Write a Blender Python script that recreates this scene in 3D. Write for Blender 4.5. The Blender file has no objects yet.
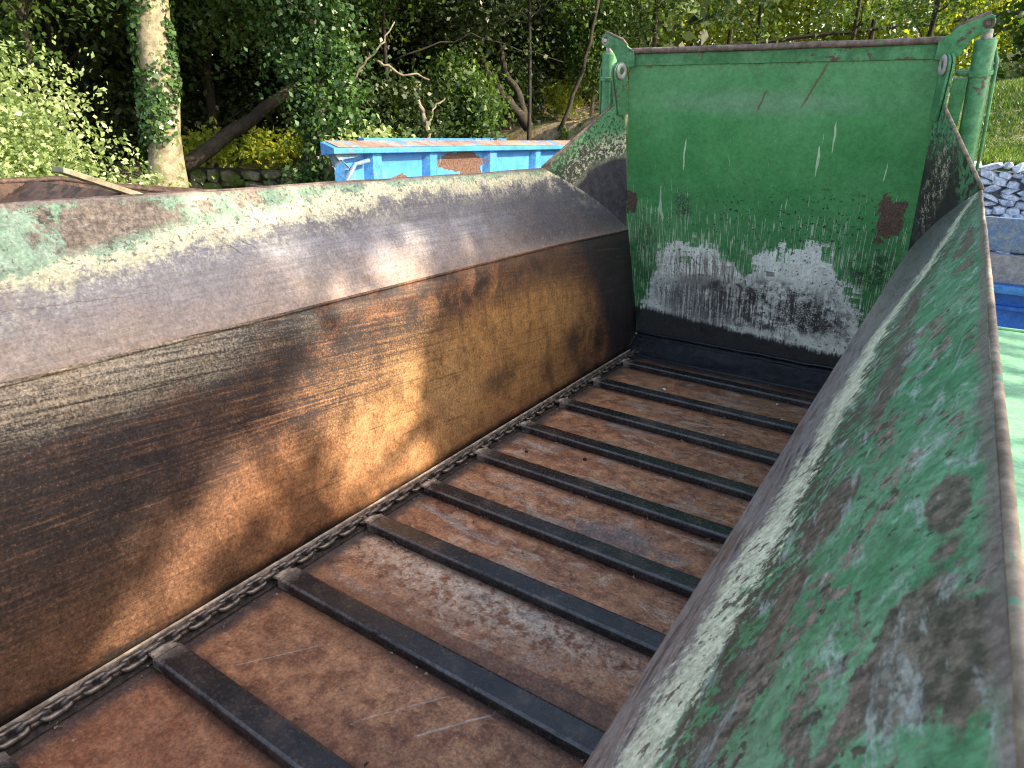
import bpy, bmesh, math, random
import numpy as np
from mathutils import Vector, Matrix
random.seed(7); rng = np.random.default_rng(7)
sc = bpy.context.scene
C = sc.collection

# ---------------------------------------------------------------- camera
CAM = np.array([0.9299, 0.0, 1.3753]); PITCH, ROLL, YAW, FPX = 0.367, 0.0288, -0.5685, 669.19
fwd = np.array([math.sin(YAW)*math.cos(PITCH), math.cos(YAW)*math.cos(PITCH), -math.sin(PITCH)])
rt = np.array([math.cos(YAW), -math.sin(YAW), 0.0]); up = np.cross(rt, fwd)
r2 = math.cos(ROLL)*rt + math.sin(ROLL)*up; u2 = -math.sin(ROLL)*rt + math.cos(ROLL)*up
cd = bpy.data.cameras.new('camera'); cam = bpy.data.objects.new('camera', cd); C.objects.link(cam)
M4 = Matrix(((r2[0], u2[0], -fwd[0], CAM[0]), (r2[1], u2[1], -fwd[1], CAM[1]), (r2[2], u2[2], -fwd[2], CAM[2]), (0, 0, 0, 1)))
cam.matrix_world = M4
cd.sensor_width = 36; cd.lens = 36*FPX/1024; cd.clip_start = 0.02; cd.clip_end = 1500
cd.dof.use_dof = True; cd.dof.focus_distance = 3.2; cd.dof.aperture_fstop = 20.0
sc.camera = cam
sc.cycles.filter_width = 1.1

# ---------------------------------------------------------------- light
SUN = Vector((0.80, 0.22, 0.56)).normalized()
elev = math.asin(SUN.z); azim = math.atan2(SUN.x, SUN.y)
w = bpy.data.worlds.new('World'); sc.world = w; w.use_nodes = True
wn = w.node_tree; bg = wn.nodes['Background']
sky = wn.nodes.new('ShaderNodeTexSky'); sky.sky_type = 'NISHITA'; sky.sun_disc = False
sky.sun_elevation = elev; sky.sun_rotation = azim; sky.air_density = 1.0; sky.dust_density = 2.0
wn.links.new(sky.outputs[0], bg.inputs[0]); bg.inputs[1].default_value = 0.15
sl = bpy.data.lights.new('sun', 'SUN'); sl.energy = 3.3; sl.angle = math.radians(0.53); sl.color = (1.0, 0.91, 0.78)
so = bpy.data.objects.new('sun', sl); C.objects.link(so); so.location = (20, 10, 30)
so.rotation_euler = (-SUN).to_track_quat('-Z', 'Y').to_euler()
sc.view_settings.view_transform = 'Standard'; sc.view_settings.look = 'None'
sc.view_settings.exposure = 1.93; sc.view_settings.gamma = 1.0; sc.view_settings.use_white_balance = True; sc.view_settings.white_balance_temperature = 7700; sc.view_settings.white_balance_tint = 8; sc.view_settings.use_curve_mapping = False

# ---------------------------------------------------------------- node helper
def lin(c):
    return tuple((x/255/12.92 if x/255 <= 0.04045 else ((x/255+0.055)/1.055)**2.4) for x in c)
class V:
    def __init__(s, g, k): s.g, s.k = g, k
    def _m(s, op, o, sw=False):
        return s.g.math(op, o, s) if sw else s.g.math(op, s, o)
    def __add__(s, o): return s._m('ADD', o)
    __radd__ = __add__
    def __sub__(s, o): return s._m('SUBTRACT', o)
    def __rsub__(s, o): return s._m('SUBTRACT', o, True)
    def __mul__(s, o): return s._m('MULTIPLY', o)
    __rmul__ = __mul__
    def __truediv__(s, o): return s._m('DIVIDE', o)
class G:
    def __init__(s, name, rough=0.6, metal=0.0, spec=0.28):
        s.m = bpy.data.materials.new(name); s.m.use_nodes = True
        s.nt = s.m.node_tree; s.b = s.nt.nodes['Principled BSDF']
        s.b.inputs['Roughness'].default_value = rough; s.b.inputs['Metallic'].default_value = metal; s.b.inputs['Specular IOR Level'].default_value = spec
        s.tc = s.nt.nodes.new('ShaderNodeTexCoord')
        sp = s.nt.nodes.new('ShaderNodeSeparateXYZ'); s.nt.links.new(s.tc.outputs['Object'], sp.inputs[0])
        s.x, s.y, s.z = (V(s, sp.outputs[i]) for i in range(3))
    def _set(s, inp, v):
        if isinstance(v, V): s.nt.links.new(v.k, inp)
        elif isinstance(v, (tuple, list)): inp.default_value = (*v, 1) if len(v) == 3 and inp.type == 'RGBA' else v
        else: inp.default_value = v
    def math(s, op, a, b=0.0):
        n = s.nt.nodes.new('ShaderNodeMath'); n.operation = op; s._set(n.inputs[0], a); s._set(n.inputs[1], b); return V(s, n.outputs[0])
    def vec(s, x, y, z=0.0):
        n = s.nt.nodes.new('ShaderNodeCombineXYZ')
        for i, q in enumerate((x, y, z)): s._set(n.inputs[i], q)
        return V(s, n.outputs[0])
    def noise(s, v=None, scale=5, detail=5, rough=0.55, dist=0.0):
        n = s.nt.nodes.new('ShaderNodeTexNoise'); n.inputs['Scale'].default_value = scale; n.inputs['Detail'].default_value = detail
        n.inputs['Roughness'].default_value = rough; n.inputs['Distortion'].default_value = dist
        s.nt.links.new(v.k if v else s.tc.outputs['Object'], n.inputs['Vector']); return V(s, n.outputs['Fac'])
    def voro(s, v=None, scale=5, out='Distance'):
        n = s.nt.nodes.new('ShaderNodeTexVoronoi'); n.inputs['Scale'].default_value = scale
        s.nt.links.new(v.k if v else s.tc.outputs['Object'], n.inputs['Vector']); return V(s, n.outputs[out])
    def ss(s, x, a, b, lo=0.0, hi=1.0):
        n = s.nt.nodes.new('ShaderNodeMapRange'); n.interpolation_type = 'SMOOTHSTEP'
        if a > b: a, b, lo, hi = b, a, hi, lo
        s._set(n.inputs[0], x); n.inputs[1].default_value = a; n.inputs[2].default_value = b; n.inputs[3].default_value = lo; n.inputs[4].default_value = hi
        return V(s, n.outputs[0])
    def mix(s, f, a, b):
        n = s.nt.nodes.new('ShaderNodeMix'); n.data_type = 'RGBA'; s._set(n.inputs[0], f); s._set(n.inputs[6], a); s._set(n.inputs[7], b)
        return V(s, n.outputs[2])
    def mn(s, a, b): return s.math('MINIMUM', a, b)
    def mx(s, a, b): return s.math('MAXIMUM', a, b)
    def blob(s, a, b, ca, cb, ra, rb, n=None, amp=0.0, edge=0.35):
        da = (a-ca)*(1/ra); db = (b-cb)*(1/rb); d = s.math('SQRT', da*da+db*db)
        if n: d = d+(n-0.5)*amp
        return s.ss(d, 1+edge, 1-edge)
    def line(s, a, b, p, q, w):
        dx, dy = q[0]-p[0], q[1]-p[1]; L = math.hypot(dx, dy); dx /= L; dy /= L
        t = (a-p[0])*dx+(b-p[1])*dy; d = s.math('ABSOLUTE', (a-p[0])*dy-(b-p[1])*dx)
        return s.ss(d, w, w*.4)*s.ss(t, 0.0, L*.15)*s.ss(t, L, L*.85)
    def poly(s, x, pts):          # piecewise linear curve
        n = s.nt.nodes.new('ShaderNodeFloatCurve')
        x0, x1 = pts[0][0], pts[-1][0]
        cv = n.mapping; cv.use_clip = False; c = cv.curves[0]
        q = [((a-x0)/(x1-x0), b) for a, b in pts]
        c.points[0].location = q[0]; c.points[-1].location = q[-1]
        for a in q[1:-1]: c.points.new(*a)
        for pnt in c.points: pnt.handle_type = 'VECTOR'
        cv.update(); xn = (x-x0)*(1/(x1-x0)); s.nt.links.new(s.mn(s.mx(xn, 0.0), 1.0).k, n.inputs['Value']); return V(s, n.outputs[0])
    def bump(s, h, strength=0.3, dist=0.005):
        n = s.nt.nodes.new('ShaderNodeBump'); n.inputs['Strength'].default_value = strength; n.inputs['Distance'].default_value = dist
        s._set(n.inputs['Height'], h); s.nt.links.new(n.outputs[0], s.b.inputs['Normal'])
    def out(s, col, rough=None, metal=None, grain=None, gs=105):
        if grain:
            n1 = s.noise(None, gs, 7, .85); n2 = s.noise(None, gs*.22, 5, .7, .5)
            f = s.ss(n1, .36, .64, 1-grain, 1+grain*.7)*s.ss(n2, .32, .68, 1-grain*.45, 1+grain*.35)
            vm = s.nt.nodes.new('ShaderNodeVectorMath'); vm.operation = 'MULTIPLY'
            s.nt.links.new(col.k, vm.inputs[0]); s.nt.links.new(s.vec(f, f, f).k, vm.inputs[1]); col = V(s, vm.outputs[0])
        s._set(s.b.inputs['Base Color'], col)
        if rough is not None: s._set(s.b.inputs['Roughness'], rough)
        if metal is not None: s._set(s.b.inputs['Metallic'], metal)
        return s.m

GREEN = (0.060, 0.235, 0.105); GREEN2 = (0.105, 0.30, 0.17); CREAM = (0.66, 0.64, 0.47)
RUSTD = (0.045, 0.028, 0.022); RUSTM = (0.16, 0.085, 0.055); RUSTO = (0.30, 0.135, 0.05); STEEL = (0.20, 0.18, 0.185)
BLACK = (0.018, 0.018, 0.022)

# ---------------------------------------------------------------- materials of the spreader
def mat_wall():
    g = G('worn_wall_steel', 0.55); y, z = g.y, g.z
    scr = g.noise(g.vec(y*2.0, z*75.0+y*6.0), 1.0, 6, 0.7)
    scr2 = g.noise(g.vec(y*5.0, z*190.0+y*20), 1.0, 4, 0.7)
    fine = g.noise(None, 160, 4, 0.7); med = g.noise(None, 9, 6, 0.6, 0.3); big = g.noise(None, 2.3, 5, 0.55, 0.4)
    vert = g.noise(g.vec(y*70.0, z*3.0), 1.0, 4, 0.6)
    c = g.mix(g.ss(med, .32, .7), (0.075, 0.036, 0.022), (0.21, 0.095, 0.050))
    c = g.mix(g.ss(z+(med-.5)*.3, .42, .1)*g.ss(y, 3.4, 2.6)*.75, c, (0.30, 0.13, 0.060))           # orange brown low down
    och = g.blob(y, z, 2.62, .36, .88, .29, big, 1.3, .45)
    c = g.mix(och*g.ss(vert+med*.9+fine*.5, .70, 1.35)*.9, c, (0.38, 0.20, 0.075))
    och2 = g.blob(y, z, 1.85, .28, .42, .28, big, .8, .5)
    c = g.mix(och2*.5*g.ss(fine+med, .75, 1.15), c, (0.46, 0.28, 0.14))
    c = g.mix(g.ss(y+(big-.5)*.8, 1.35, .75)*.62*g.ss(z, .78, .6), c, (0.055, 0.034, 0.028))
    mot = g.noise(None, 55, 5, .75, .3); c = g.mix(g.ss(mot, .55, .68)*.35, c, (0.30, 0.20, 0.12)); c = g.mix(g.ss(mot, .45, .34)*.6, c, (0.04, 0.026, 0.022))
    # black stain, upper middle
    bk = g.blob(y, z, 1.15, .60, .95, .22, big, 1.1, .45)
    c = g.mix(bk*g.ss(scr*.6+fine*.4, .62, .42)*.95, c, (0.020, 0.019, 0.024))
    bk2 = g.blob(y, z, 1.9, .72, 1.1, .12, big, .9, .5)
    c = g.mix(bk2*g.ss(fine*.5+med*.5, .6, .40)*.85, c, (0.026, 0.022, 0.024))
    bk3 = g.blob(y, z, .40, .42, .42, .22, med, .9, .5)
    c = g.mix(bk3*g.ss(fine*.4+scr*.6, .60, .44)*.9, c, (0.030, 0.026, 0.026))
    # pale worn patch, top near end
    pw = g.blob(y, z, .72, .76, .62, .10, med, .9, .5)
    c = g.mix(pw*g.ss(scr*.5+fine*.5, .40, .60)*.7, c, (0.42, 0.37, 0.29))
    c = g.mix(g.ss(scr, .62, .74)*g.ss(y, 2.2, 1.0)*.40, c, (0.36, 0.31, 0.25))
    c = g.mix(g.ss(scr2, .60, .75)*.30, c, (0.40, 0.27, 0.15))
    c = g.mix(g.ss(fine, .60, .72)*g.ss(y, 3.4, 2.0)*.30, c, (0.42, 0.33, 0.23))
    # dark end with curved edge
    e = (y-3.62)*1.0+z*z*.62+(med-.5)*.18
    c = g.mix(g.ss(e, -.02, .14)*.92, c, (0.026, 0.024, 0.028))
    e2 = g.ss(z, .52, .66)*g.ss(y, 2.3, 3.2)
    c = g.mix(e2*.7*g.ss(med, .3, .6), c, (0.034, 0.026, 0.026))
    for cy, cz, ry, rz in ((3.22, .24, .09, .10), (3.55, .22, .05, .07), (2.95, .17, .05, .09), (2.5, .25, .16, .05)):
        c = g.mix(g.blob(y, z, cy, cz, ry, rz, med, 1.9, .9)*.7, c, (0.025, 0.02, 0.02))
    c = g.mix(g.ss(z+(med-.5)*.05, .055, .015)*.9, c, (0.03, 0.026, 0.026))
    c = g.mix(g.ss(scr, .46, .34)*.55, c, (0.03, 0.020, 0.018)); c = g.mix(g.ss(scr, .55, .68)*.25, c, (0.30, 0.17, 0.10))
    c = g.mix(g.ss(vert, .40, .28)*.35, c, (0.05, 0.03, 0.022))
    g.bump(fine*.5+scr*.6+med*.5, .45, .004)
    return g.out(c, .36+fine*.35, None, .50)

def mat_flare(left=True):
    g = G('chipped_flare_paint', 0.5, 0, .5 if left else .3); y, z = g.y, g.z
    z0, z1 = (.796, 1.169) if left else (.829, 1.1945)
    v = (z-z0)*(1/(z1-z0))
    if left:
        sy, sv = 3.0, 34.0
    else:
        sy, sv = 4.5, 20.0
    spk_ = g.noise(None, 30, 4, .7)
    if left:
        scr = g.noise(g.vec(y*sy, v*sv), 1.0, 6, .65); warp = g.noise(None, 7, 6, .65, .6)
        slant = v*5.0
    else:
        scr = g.noise(g.vec(y*sy-v*1.5, v*sv+y*3), 1.0, 6, .65); warp = g.noise(g.vec(y*3.5-v*.8, v*3.2+y*.8), 1.6, 7, .62, .5)
    fine = g.noise(None, 170, 4, .7); med = g.noise(None, 22, 6, .65, .3); big = g.noise(None, 2.4, 4, .5, .4)
    # steel
    c = g.mix(g.ss(scr, .3, .7), (0.10, 0.10, 0.125) if left else (0.13, 0.125, 0.145), (0.23, 0.23, 0.275) if left else (0.27, 0.26, 0.285))
    c = g.mix(g.ss(v+(warp-.5)*.7, .60, .05)*.62, c, (0.27, 0.175, 0.125))
    s3 = g.noise(g.vec(y*7.0, v*120.0), 1.0, 4, .7); c = g.mix(g.ss(s3, .56, .70)*.35, c, (0.42, 0.37, 0.33)); c = g.mix(g.ss(s3, .44, .32)*.5, c, (0.06, 0.05, 0.055))
    c = g.mix(g.ss(g.noise(None, 60, 4, .7), .60, .66)*.6, c, (0.07, 0.055, 0.055))
    if left:
        c = g.mix(g.ss(big+(scr-.5)*.4, .42, .62)*.5, c, (0.11, 0.105, 0.14))
        dk = g.blob(y, v, 3.35, .45, .75, .42, warp, .9, .4)
        c = g.mix(dk*.75, c, (0.050, 0.046, 0.062))
        dk = g.blob(y, v, 2.1, .70, .85, .16, warp, 1.0, .5)
        c = g.mix(dk*.65, c, (0.06, 0.055, 0.068))
        vb = g.poly(y, [(0.2, .36), (0.63, .44), (1.11, .62), (1.45, .70), (1.72, .72), (2.07, .84), (2.6, .86), (3.3, .84), (3.45, .72), (4.06, .20)])
        vg = g.poly(y, [(0.2, .46), (0.63, .53), (1.11, .74), (1.45, .82), (1.72, .93), (2.07, .95), (2.6, .955), (3.3, .95), (3.45, .82), (4.06, .26)])
        amp = .42
        c = g.mix(g.ss(v-vb, -.26, -.02)*g.ss(g.noise(None, 55, 6, .85)+(warp-.5)*.6, .50, .58)*.6, c, (0.42, 0.40, 0.34))
        wy = y+(med-.5)*.02
        for p_, q_, w_ in (((1.22, .66), (1.29, .50), .006), ((1.26, .68), (1.35, .52), .005), ((.45, .50), (.62, .30), .005), ((1.72, .97), (1.83, .70), .010), ((1.80, .98), (1.87, .78), .007), ((.70, .62), (.80, .50), .005), ((2.55, .60), (2.95, .52), .004), ((.55, .40), (1.0, .34), .003)):
            c = g.mix(g.line(wy, v+(spk_-.5)*.05, p_, q_, w_)*.8, c, (0.05, 0.04, 0.04))
    else:
        c = g.mix(.65, c, (0.22, 0.20, 0.20)); c = g.mix(g.ss(scr, .52, .60)*.8, c, (0.13, 0.075, 0.05)); c = g.mix(g.ss(scr, .46, .38)*.85, c, (0.05, 0.045, 0.05)); c = g.mix(g.ss(g.noise(g.vec(y*3-v, v*45), 1.3, 5, .7), .55, .66)*.5, c, (0.40, 0.36, 0.32))
        c = g.mix(g.ss(y, 1.6, 2.8)*g.ss(v+scr*.5, .3, .6)*.6, c, (0.07, 0.065, 0.07))
        vb = g.poly(y, [(0.1, .17), (0.4, .21), (0.8, .25), (1.4, .33), (2.0, .48), (2.7, .70), (3.3, .92)])
        vg = g.poly(y, [(0.1, .31), (0.4, .37), (0.8, .40), (1.4, .47), (2.0, .60), (2.7, .82), (3.3, 1.02)])
        amp = .26
    spk = g.noise(None, 70, 5, .75)
    n1 = (warp-.5)*amp+(med-.5)*.14+(spk-.5)*.34+(scr-.5)*.14
    soft = .05
    mk = g.ss(v-vb+n1, -soft, soft*1.2)
    c = g.mix(mk*g.ss(fine*.5+med*.5, .34, .44), c, (0.50, 0.47, 0.34) if left else CREAM)
    mg = g.ss(v-vg+n1*.9, -.02, .02)
    gr = g.mix(g.ss(med, .3, .7), (0.13, 0.25, 0.165) if left else (0.065, 0.235, 0.11), (0.23, 0.34, 0.25) if left else (0.17, 0.33, 0.21))
    gr = g.mix(g.ss(g.noise(None, 5, 4, .6, .8), .5, .66)*(.45 if left else .65), gr, (0.30, 0.38, 0.33) if left else (0.03, 0.20, 0.085))
    c = g.mix(mg, c, gr)
    k_ = .03 if left else .05
    chip = g.ss(warp+(med-.5)*.5+(spk-.5)*.35, .535+k_, .56+k_)
    chip2 = g.ss(g.noise(g.vec(y*1.0, v*1.0), 4.2, 7, .72, 1.0)+(spk-.5)*.22, .55+k_, .575+k_)
    if left: chip2 = g.mx(chip2, g.blob(y, v, .96, .80, .17, .17, warp, 3.2, .10))
    chips = g.mx(chip, chip2)*g.ss(v-vg, .0, .10)
    bro = g.mix(g.ss(spk*.6+med*.4, .40, .6), (0.085, 0.055, 0.045), (0.27, 0.20, 0.165))
    c = g.mix(chips*.93, c, bro)
    sp = g.ss(g.noise(None, 75, 3, .6)+(warp-.5)*.5, .61, .64)
    c = g.mix(sp*g.ss(v-vb, -.03, .06)*.85, c, (0.07, 0.05, 0.045))
    if not left:
        st = g.ss(spk+(med-.5)*.5, .46, .51)*g.ss(v-vg, -.03, .01)*g.ss(v-vg+(warp-.5)*.4, .30, .10); c = g.mix(st*.9, c, (0.075, 0.055, 0.045))
        for cy, cv_, ry, rv in ((1.05, .66, .26, .055), (.62, .62, .05, .07), (.30, .90, .05, .09), (.44, .93, .05, .035), (1.6, .62, .3, .05), (.42, .55, .07, .05), (1.9, .90, .25, .05)):
            c = g.mix(g.blob(y, v, cy, cv_, ry, rv, warp, 4.0, .10)*.9, c, g.mix(g.ss(spk, .4, .6), (0.07, 0.05, 0.045), (0.20, 0.145, 0.12)))
    lt = g.ss(g.noise(g.vec(y*7, v*9), 1.6, 6, .75, .6), .53 if not left else .60, .64)
    c = g.mix(lt*mg*(.3 if left else .6), c, (0.42, 0.47, 0.44))
    # dark scratches across the bare steel, rusty lip at the top edge and the fold
    c = g.mix(g.ss(g.noise(g.vec(y*1.3, v*60.0), 1.0, 3, .5), .36, .28)*(1-mg)*.5, c, (0.07, 0.055, 0.055))
    c = g.mix(g.ss(v+(med-.5)*.05, .965, .99)*.85, c, (0.20, 0.155, 0.14))
    if left: c = g.mix(g.ss(v+(warp-.5)*.06, .05, .0)*.6, c, (0.26, 0.15, 0.10))
    g.bump(fine*.35+scr*.35-chips*.9+med*.4+mk*.3, .55, .004)
    rough = .30+fine*.25+mg*.06+chips*.2
    return g.out(c, rough, None, .42 if left else .38)

def mat_gusset(left=True):
    g = G('gusset_paint', .5); y, z = g.y, g.z
    fine = g.noise(None, 120, 4, .7); med = g.noise(None, 24, 6, .65, .4); big = g.noise(None, 6, 5, .6, .4)
    c = g.mix(g.ss(med, .3, .7), GREEN, (0.10, 0.29, 0.155))
    if left:
        d = g.blob(y, z, 3.86, 1.00, .40, .235, big, .35, .10)
        d2 = g.blob(y, z, 3.86, 1.02, .50, .33, big, .5, .14)
        c = g.mix(d2*g.ss(fine*.5+med*.5, .40, .50), c, CREAM)
        c = g.mix(d, c, g.mix(g.ss(med, .3, .7), (0.045, 0.042, 0.055), (0.085, 0.075, 0.09)))
        sp = g.ss(g.noise(None, 55, 4, .65)+g.ss(z, 1.55, 1.1)*.16, .585, .61)
        c = g.mix(sp*.9*(1-d), c, (0.045, 0.04, 0.042))
        rim = g.ss(z-(1.169+(y-3.258)*1.0), -.09, .02)   # along the cut edge
        c = g.mix(rim*g.ss(fine*.4+med*.6, .42, .52)*.8, c, (0.13, 0.10, 0.10))
    else:
        dk = g.ss(z+(big-.5)*.35+(y-3.8)*.15, 1.36, 1.20)
        c = g.mix(g.ss(g.noise(None, 45, 4, .65)+g.ss(z, 1.5, 1.2)*.2, .56, .60)*.9, c, (0.07, 0.05, 0.045))
        c = g.mix(dk*g.ss(fine*.4+med*.6, .34, .42), c, (0.035, 0.03, 0.032))
        st = g.blob(y+z*.6, z, 4.38, 1.17, .10, .20, big, .8, .5)
        c = g.mix(st*g.ss(fine*.5+med*.5, .50, .58)*.9, c, (0.50, 0.46, 0.34))
        gp = g.blob(y, z, 3.38, 1.26, .10, .14, big, .9, .4)
        c = g.mix(gp*g.ss(med, .45, .52)*.9, c, (0.09, 0.24, 0.12))
    g.bump(fine*.3+med*.5, .4, .003)
    return g.out(c, .42+fine*.2, None, .35)

def mat_door():
    g = G('tailgate_paint', .42, 0, .28); x, z = g.x, g.z
    fine = g.noise(None, 140, 4, .7); med = g.noise(None, 18, 6, .65, .4); big = g.noise(None, 3, 5, .6, .4)
    vs = g.noise(g.vec(x*85, z*3.5), 1, 5, .7); vs2 = g.noise(g.vec(x*160, z*7+40), 1, 4, .6)
    c = g.mix(g.ss(big, .3, .7), (0.046, 0.235, 0.080), (0.076, 0.290, 0.108))
    c = g.mix(g.ss(z+(big-.5)*.5, 1.25, 1.7)*.4, c, (0.12, 0.30, 0.18))
    c = g.mix(g.blob(x, z, -.05, 1.52, .45, .05, med, 1.2, .8)*.35, c, (0.24, 0.34, 0.30))
    # fine pale runs getting denser towards the bottom
    dens = g.ss(z, 1.25, .72)
    c = g.mix(g.ss(vs2+dens*.13+(big-.5)*.15, .675, .71)*g.ss(z, 1.5, .95)*.85, c, (0.50, 0.60, 0.42))
    run = g.ss(g.noise(g.vec(x*38+g.noise(None, 5, 2)*2.2, z*2.6+7), 1, 2, .4), .70, .715)
    c = g.mix(run*g.ss(z, 1.6, 1.4)*.8, c, (0.50, 0.62, 0.44))
    # two cream humps
    hump = g.poly(x, [(-.80, .10), (-.71, .18), (-.67, .32), (-.61, .48), (-.57, .64), (-.50, .73), (-.28, .755), (-.14, .68), (-.04, .64), (.05, .74), (.15, .81), (.32, .82), (.42, .76), (.48, .62), (.58, .55), (.66, .40), (.80, .25)])
    fl = lambda q, k: g.math('FLOOR', q*k)*(1/k)
    blk_ = g.noise(g.vec(fl(x+(med-.5)*.03, 22.0), fl(z+(vs-.5)*.02, 34.0)), 9, 2, .5)
    hm = hump-z+(vs-.5)*.26+(med-.5)*.12+(fine-.5)*.12+(blk_-.5)*.42
    m = g.ss(hm, -.008, .02)
    col = g.mix(g.ss(vs, .35, .65), (0.92, 0.95, 0.86), (0.76, 0.80, 0.73))
    c = g.mix(m, c, col)
    # brown vertical runs in left hump
    br = g.blob(x, z, -.28, .60, .30, .10, med, .8, .5)
    c = g.mix(g.ss(blk_, .60, .66)*m*g.ss(med, .45, .55)*.7, c, (0.07, 0.06, 0.05))
    c = g.mix(m*br*g.ss(vs*.7+fine*.3, .47, .54)*.85, c, (0.15, 0.105, 0.075))
    bl = g.blob(x, z, -.28, .40, .30, .15, big, 1.2, .3)
    c = g.mix(bl*g.ss(vs*.6+fine*.4, .60, .47)*.85, c, (0.075, 0.065, 0.078))
    bl = g.blob(x, z, .14, .42, .42, .15, med, 1.6, .5)
    c = g.mix(bl*g.ss(vs*.4+fine*.2+med*.4, .54, .47)*.92, c, (0.045, 0.04, 0.045))
    for cx, cz, rx, rz in ((.02, .50, .07, .06), (.30, .42, .14, .09), (-.19, .51, .05, .03), (.42, .36, .1, .05)):
        c = g.mix(g.blob(x, z, cx, cz, rx, rz, med, 1.4, .6)*g.ss(fine, .62, .50)*.8, c, (0.03, 0.026, 0.03))
    c = g.mix(m*g.ss(g.noise(None, 60, 3, .6)+(med-.5)*.2, .63, .66)*.9, c, (0.03, 0.028, 0.03))
    # dark specks above
    c = g.mix(g.ss(g.noise(None, 55, 3, .6)+g.blob(x, z, .25, 1.0, .5, .2)*.05+(big-.5)*.1, .655, .68)*g.ss(z, 1.25, 1.0)*.9, c, (0.03, 0.035, 0.03))
    c = g.mix(g.blob(x, z, -.42, .98, .05, .07, med, 1.6, .6)*g.ss(fine, .55, .45)*.9, c, (0.04, 0.03, 0.035))
    c = g.mix(g.blob(x, z, .62, .72, .10, .10, med, 1.6, .6)*g.ss(fine+(med-.5), .58, .45)*.85, c, (0.03, 0.035, 0.03))
    c = g.mix(g.blob(x, z, -.66, .62, .09, .25, med, 1.3, .6)*g.ss(fine+(med-.5), .6, .5)*.5, c, (0.03, 0.035, 0.03))
    # dark foot
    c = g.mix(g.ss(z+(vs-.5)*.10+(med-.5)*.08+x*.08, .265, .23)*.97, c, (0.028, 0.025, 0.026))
    # bare rusty squares at the edges
    for cx, cz, rx, rz in ((.655, .99, .055, .10), (-.735, .97, .035, .075)):
        a = g.ss(g.math('ABSOLUTE', x-cx)+(med-.5)*.09, rx+.004+0, rx-.004)*g.ss(g.math('ABSOLUTE', z-cz)+(med-.5)*.22+(x-cx)*.25, rz+.004, rz-.004)*g.ss(med+fine*.5, .52, .58)
        c = g.mix(a, c, g.mix(g.ss(fine, .3, .7), (0.06, 0.035, 0.028), (0.17, 0.115, 0.09)))
    # rusty runs from the top beam
    c = g.mix(g.ss(z+(vs-.5)*.10+(med-.5)*.16, 1.69, 1.73)*g.ss(med*.6+fine*.4, .44, .54)*.9, c, (0.12, 0.06, 0.04))
    for cx, cz, ry, sl in ((.22, 1.60, .11, .5), (-.02, 1.53, .05, .4)):
        dd = g.math('ABSOLUTE', (x-cx)-(z-cz)*sl+(med-.5)*.03)
        c = g.mix(g.ss(dd, .008, .003)*g.blob(x, z, cx, cz, .1, ry)*.8, c, (0.12, 0.075, 0.04))
    g.bump(fine*.25+vs*.3+m*-.5+med*.3, .35, .003)
    return g.out(c, .34+fine*.18+m*.1, None, .20, 45)

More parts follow.
